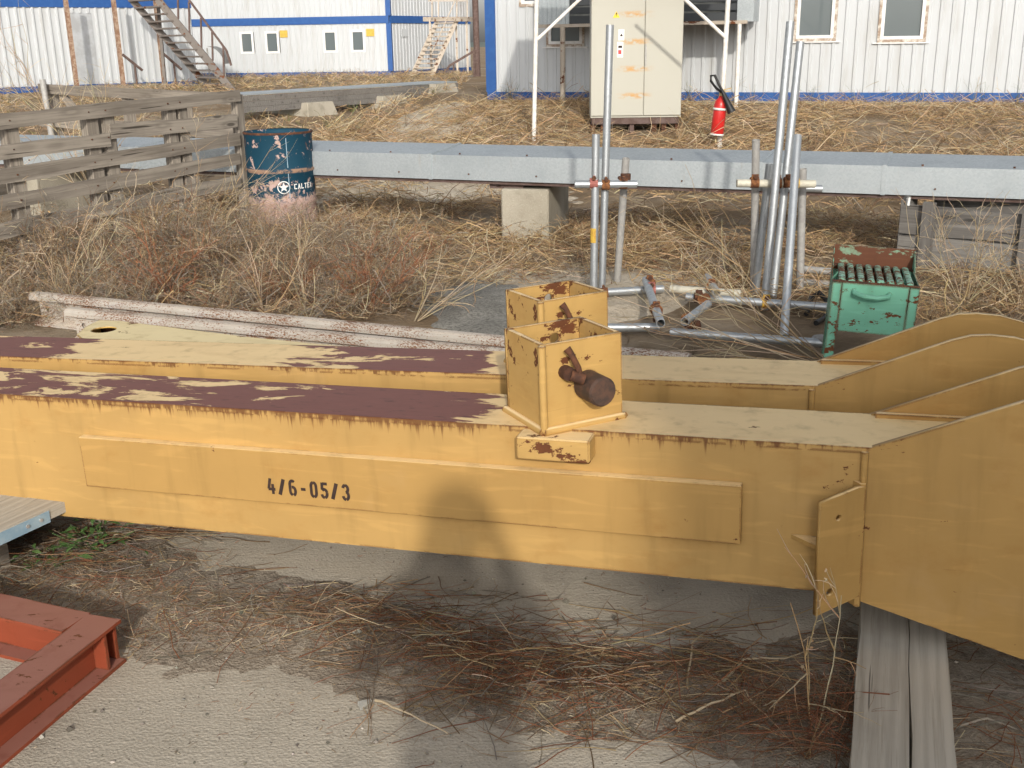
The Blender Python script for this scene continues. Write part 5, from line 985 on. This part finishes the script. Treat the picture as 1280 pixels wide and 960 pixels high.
# -- tangle of tumbleweed at the left
left = [(-4.9, 7.5), (-3.7, 8.4), (-2.7, 9.4), (-1.9, 9.1), (-.8, 7.9), (-.45, 6.7), (-1.2, 6.15), (-2.3, 6.55), (-3.0, 6.3), (-4.2, 5.0), (-5.2, 5.6)]
tmx = [(GREYS*.95, 4.5), (BRN*1.15, 3.5), (PALE*1.0, 2.0), (STRAW*1.0, 1.2), (REDB, .6)]
tp = [bush(16, 130, 330, .55, 1.1, .0032, tmx, .05, .22, 2, .8, 160) for _ in range(5)]; tr_ = [bush(26, 170, 260, .40, .9, .0028, [(REDB*1.45, 6), (BRN, 1.5), (STRAW, .4)], .02, .16, 2, 1.0, 120) for _ in range(2)]; tg = [bush(20, 170, 400, .38, 1.2, .0024, [(GREYS, 4), (GREYS*1.4, 2), (BRN, 1)], .06, .25, 2, .8) for _ in range(2)]
parts = [litter(9000, left, .26, .003, tmx, hgt, .06, 4, .4, 2)]
for _ in range(200):
    p = scatter(1, left)[0]; hi = 1.3 if p[1] > 7.2 else .8; parts.append(place(tp[RNG.integers(5)], (p[0], p[1], float(hgt(*p))), RNG.uniform(.6, 1.1)*hi, squash=RNG.uniform(.6, 1.0)))
for _ in range(16): parts.append(place(tp[RNG.integers(5)], (RNG.uniform(-2.7, -1.2), RNG.uniform(8.3, 9.0), 0), RNG.uniform(.6, .85), squash=.8))
for _ in range(14): p = scatter(1, left)[0]; parts.append(place(tg[RNG.integers(2)], (p[0], p[1], float(hgt(*p))), RNG.uniform(.7, 1.2)))
stuff('tumbleweed_tangle', parts, 'tangled grey and beige dry tumbleweed in front of the wooden fence', 'dry weeds')
def plant(name, B, pos, sc, label, cat='dry plant', grp=None, **kw):
    V, F, T = place(B, (0, 0, 0), sc, **kw); o = obj(name, fastmesh(name, V, F, T)); o.location = pos; return tag(o, label, cat, grp)
plant('red_weed', tr_[0], GP(205, 386), 1.35, 'rust-red dry weed clump behind the left end of the rails')
plant('red_weed', tr_[1], GP(455, 388), 1.25, 'rust-red dry weed clump beside the dark gravel path', lean=(.5, 0))
plant('red_weed', tr_[1], GP(360, 385), .9, 'smaller brown dry weed clump between the two rust-red clumps')
plant('grey_tumbleweed', tg[0], GP(710, 365), .62, 'low grey tumbleweed cushion on the sand beside the scaffold tubes')
plant('grey_tumbleweed', tg[1], GP(910, 345), 1.05, 'grey tumbleweed behind the leaning scaffold uprights')
PM = [(PALE*1.05, 3), (STRAW*1.1, 1)]
def branch(name, px, py, label, L, n1, n2, lean, r=.004, spread=.9, rz=0.0, n3=60, up=1.0, droop=.04, tilt=None, wob=.12):
    return plant(name, bush(n1, n2, n3, L, spread, r, PM, droop, wob, 3, up), GP(px, py), 1.0, label, lean=lean, rz=rz, tilt=tilt)
branch('dry_branch', 520, 402, 'pale dry branching weed leaning over the rails beside the gravel path', .62, 9, 40, (.9, .1), .004, .8)
branch('dry_branch', 330, 395, 'pale upright dry weed growing behind the middle of the rails', .62, 8, 36, (.15, 0), .0035, .6)
branch('dry_branch', 385, 398, 'second pale upright dry weed behind the middle of the rails', .5, 7, 30, (.1, 0), .0035, .7)
branch('dry_branch', 135, 300, 'tall pale dry weed rising through the wooden fence', 1.5, 4, 46, (.0, 0), .006, .12, n3=160)
branch('dry_branch', 235, 330, 'thin pale dry stalks leaning towards the blue drum', .9, 9, 40, (.5, .2), .004, .6)
branch('dry_branch', 80, 385, 'pale dry stalks at the left end of the rails', .7, 9, 44, (.5, 0), .004, .8)
branch('dry_branch', 1205, 385, 'pale bushy dry weed in front of the plank crate', .62, 14, 90, (.0, .1), .004, .55, n3=200)
branch('dry_branch', 1275, 390, 'pale bushy dry weed at the right end of the plank crate', .5, 14, 80, (.1, .1), .004, .7, n3=160)
for x, y, tl, L_, lab in ((1040, 452, (R_(72), R_(176)), 1.25, 'fan of long pale dry stalks lying across the scaffold tubes'), (1030, 455, (R_(58), R_(160)), 1.15, 'upper fan of pale dry stalks leaning over the scaffold tubes')):
    branch('dry_branch', x, y, lab, L_, 9, 34, (0, 0), .0042, .38, n3=60, droop=.0, tilt=tl, wob=.13)
for _ in range(1):
    parts = []
    for k in range(14):
        p = scatter(1, [(2.25, 4.9), (5, 4.3), (5.0, 5.5), (3.3, 5.9), (2.5, 6.0)])[0]; parts.append(place(bush(16, 120, 240, .36, 1.0, .003, [(PALE, 3), (STRAW, 3), (BRN, 1.5)], .05, .2, 2, .8, 400), (p[0], p[1], 0), RNG.uniform(.7, 1.1)))
    stuff('weed_thicket', parts, 'dense beige dry weeds between the green grill and the plank crate', 'dry weeds')
# green-brown sapling by the duct
sp_ = GP(1068, 262); plant('leafy_weed', bush(4, 16, 60, .42, .5, .003, [(np.array([.05, .045, .03]), 3), (np.array([.07, .07, .04]), 2)], .0, .14, 3, 1, 90), sp_, 1.0, 'small dark leafy weed growing below the duct near the crate')
# -- foreground litter
bandpoly = [(-2.4, 3.8), (-1.2, 3.6), (-.6, 3.1), (.2, 2.8), (.9, 2.75), (1.0, 2.0), (.75, 1.85), (.3, 2.1), (-.4, 2.28), (-1.0, 2.42), (-1.05, 2.6), (-1.9, 2.8)]
db_ = lambda p: np.clip(band(p[:, 0], p[:, 1])*1.3+(noise2(p, 4, 17)-.45)*1.2, 0, 1)
lmx = [(BRN*1.1, 3), (REDB*1.2, 2.8), (STRAW*.8, 1.5), (PALE*.9, 1), (GREYS*.9, 2.4)]
parts = [litter(12000, bandpoly, .045, .0009, lmx, sz, .010, 3, .25, 2, db_), litter(1300, bandpoly, .13, .0010, lmx, sz, .022, 5, .12, 3, db_, .14), litter(130, bandpoly, .26, .0017, [(REDB*1.3, 2), (STRAW, 1.5), (PALE, 1), (BRN, 2)], sz, .03, 6, .06, 3, db_, .09),
         litter(5000, bandpoly, .03, .0009, [(PALE, 3), (STRAW, 2), (GREYS*1.5, 2)], sz, .006, 3, .2, 2, db_), litter(5000, [(-2.2, 1.7), (1.0, 1.7), (1.0, 3.4), (-2.2, 3.6)], .02, .0008, lmx, sz, .003, 3, .1, 2, lambda p: .05+.5*(noise2(p, 3, 41) > .66))]
def pile(px, py, n, L, sx, sy, mx, r=.0016, lift=.05):
    c_ = G(px, py); n_ = n; p = np.stack([c_.x+RNG.normal(0, sx, n_), c_.y+RNG.normal(0, sy, n_)], 1); az = RNG.normal(.0, .9, n_)+RNG.integers(0, 2, n_)*math.pi; el = RNG.normal(0, .12, n_); d = np.stack([np.cos(az), np.sin(az)*.8, np.sin(el)], 1); P = grow(np.stack([p[:, 0], p[:, 1], np.zeros(n_)], 1), d, L*RNG.uniform(.3, 1.3, n_), 6, .15, 0); P -= (P.mean(1, keepdims=True)-P[:, :1])
    dome = np.exp(-((P[..., 0]-c_.x)/(sx*1.6))**2-((P[..., 1]-c_.y)/(sy*1.6))**2); P[..., 2] = sz(P[..., 0], P[..., 1])+np.maximum(P[..., 2], -.01)*.5+.006+dome*lift*RNG.uniform(.1, 1, (n_, 1)); return strands(P, np.linspace(1, .5, 6)[None]*r*RNG.uniform(.5, 1.3, (n_, 1)), tints(n_, mx), 3)
parts += [pile(560, 800, 258, .22, .22, .10, lmx), pile(640, 850, 258, .24, .22, .12, [(REDB*1.4, 3), (BRN, 2), (STRAW, 1)]), pile(470, 760, 140, .2, .18, .06, lmx), pile(720, 870, 154, .22, .2, .1, lmx), pile(900, 850, 192, .26, .2, .16, [(BRN*1.1, 3), (REDB*1.2, 2), (STRAW, 1.5)]), pile(1000, 930, 184, .22, .14, .10, [(REDB*1.2, 3), (BRN, 2)], .0014, .09), pile(150, 680, 154, .22, .24, .12, lmx), pile(250, 640, 65, .2, .1, .08, [(REDB*1.5, 2), (BRN, 2)], .0015, .06), pile(60, 720, 95, .2, .2, .08, lmx), pile(1240, 860, 154, .2, .25, .16, [(GREYS, 2), (BRN, 2), (REDB, 1)]), pile(1230, 940, 110, .2, .2, .12, lmx)]
stuff('twig_litter', parts, 'brown and red twigs and straw littering the soil drift on the concrete', 'twigs')
fp = GP(1018, 918); plant('dry_seedling', bush(2, 9, 26, .42, .30, .0042, [(PALE*1.05, 3), (STRAW*1.1, 1)], -.01, .10, 3, 1.0, 30), fp, 1.0, 'pale dry branching seedling standing before the beam beside the timbers', lean=(-.05, .1), rz=2.2)
for (pts, lab) in (([(900, 862), (930, 840), (980, 838), (1010, 818)], 'bent pale twig lying on the litter near the seedling'), ([(845, 908), (890, 895), (930, 880), (955, 902)], 'forked pale root lying at the edge of the litter'), ([(858, 868), (866, 820), (890, 785)], 'curved pale stalk arching up from the litter'), ([(470, 880), (500, 905), (560, 922)], 'thin curved straw at the edge of the bare concrete'), ([(1190, 915), (1230, 917), (1280, 920)], 'straight grey stick on the soil right of the timbers')):
    P = []; K = len(pts)
    for i, (x, y) in enumerate(pts): g = G(x, y); g.z = .012+.03*math.sin(math.pi*i/(K-1)); P.append(g)
    fine = []
    for i in range(K-1):
        for k in range(4): fine.append(P[i].lerp(P[i+1], k/4)+Vector((random.uniform(-.004, .004), random.uniform(-.004, .004), 0)))
    fine.append(P[-1]); Pn = np.array([[list(p) for p in fine]]); V, F, T = strands(Pn, np.linspace(1, .4, len(fine))[None]*.0042, np.array([PALE if 'grey' not in lab else GREYS*1.6]), 5); o = obj('twig', fastmesh('twig', V, F, T)); tag(o, lab, 'twig')
def leafy(px, py, n, sc, label, name='green_weed'):
    c_ = G(px, py); r_ = empty(name, (c_.x, c_.y, 0)); tag(r_, label, 'weed'); me = MB().add([(0, 0, 0), (.011, -.003, .004), (.024, -.008, .005), (.042, -.001, -.002), (.024, .008, .005), (.011, .003, .004)], [(0, 1, 2, 5), (2, 3, 4), (5, 2, 4)]).mesh('leaf'); me.materials.append(M['leaf_green'])
    for i in range(n):
        o = obj('leaf', me, None, r_); a = random.uniform(0, 6.28); d = abs(random.gauss(0, .055))*sc; o.location = (d*math.cos(a)*1.5, d*math.sin(a), .015+random.uniform(0, .06)*sc); o.rotation_euler = (random.uniform(-.5, .5), random.uniform(-.6, .35), a+random.uniform(-.8, .8)); o.scale = [random.uniform(.6, 1.25)]*3
    st_ = MB()
    for i in range(8): a = i*.8; st_.tube((0, 0, -.004), (.1*sc*math.cos(a), .065*sc*math.sin(a), .05*sc), .0018, 5)
    st_.build('stem', 'leaf_green', r_); return r_
leafy(120, 688, 80, 1.35, 'low green weed with small leaves growing near the red steel frame'); leafy(62, 712, 18, .9, 'small sparse green sprig beside the low green weed')
st2 = MB(); c_ = G(447, 882); st2.add([(0, 0, .004), (.035, .012, .004), (.012, -.03, .004), (.001, .001, .012), (.033, .011, .013), (.012, -.028, .011)], [(2, 1, 0), (3, 4, 5), (0, 1, 4, 3), (1, 2, 5, 4), (2, 0, 3, 5)]); o = st2.build('glass_shard', 'stone_pale'); o.location = c_; tag(o, 'small pale triangular shard lying on the bare concrete', 'shard')

for x_, y_, sc_2, lab in ((1010, 950, 1.0, 'clump of thin red-brown stalks beside the wider timber'), (935, 905, .8, 'low clump of thin red-brown stalks in the litter left of the seedling'), (1050, 905, .8, 'few thin red-brown stalks growing against the wider timber')):
    plant('red_weed', bush(16, 34, 30, .22, .75, .0013, [(REDB*1.35, 4), (BRN, 2), (STRAW, .7)], .02, .12, 3, 1.0), GP(x_, y_), sc_2, lab)
# crumbs of concrete and small stones on the slab
n = 900; pp = scatter(n, [(-2.2, 1.75), (1.9, 1.75), (1.9, 3.3), (-2.2, 3.6)]); rr = RNG.uniform(.0015, .006, n)*np.where(RNG.uniform(size=n) < .06, 2.2, 1); base_ = np.array([[1, 0, 0], [-1, 0, 0], [0, 1, 0], [0, -1, 0], [0, 0, 1], [0, 0, -1]], float); F0 = np.array([[4, 0, 2], [4, 2, 1], [4, 1, 3], [4, 3, 0], [5, 2, 0], [5, 1, 2], [5, 3, 1], [5, 0, 3]])
V = (base_[None]*RNG.uniform(.6, 1.3, (n, 6, 1))+RNG.normal(0, .12, (n, 6, 3)))*rr[:, None, None]; V[..., 2] *= .7; V[..., 0] += pp[:, :1]; V[..., 1] += pp[:, 1:]; V[..., 2] += (sz(pp[:, 0], pp[:, 1])+rr*.4)[:, None]
o = obj('pebbles', fastmesh('pebbles', V.reshape(-1, 3), (F0[None]+np.arange(n)[:, None, None]*6).reshape(-1, 3), np.repeat(tints(n, [(np.array([.33, .30, .25]), 3), (np.array([.18, .16, .13]), 2), (np.array([.5, .46, .4]), 1)]), 6, axis=0), smooth=False)); tag(o, 'small stones and crumbs scattered over concrete and soil', 'pebbles', None, 'stuff')
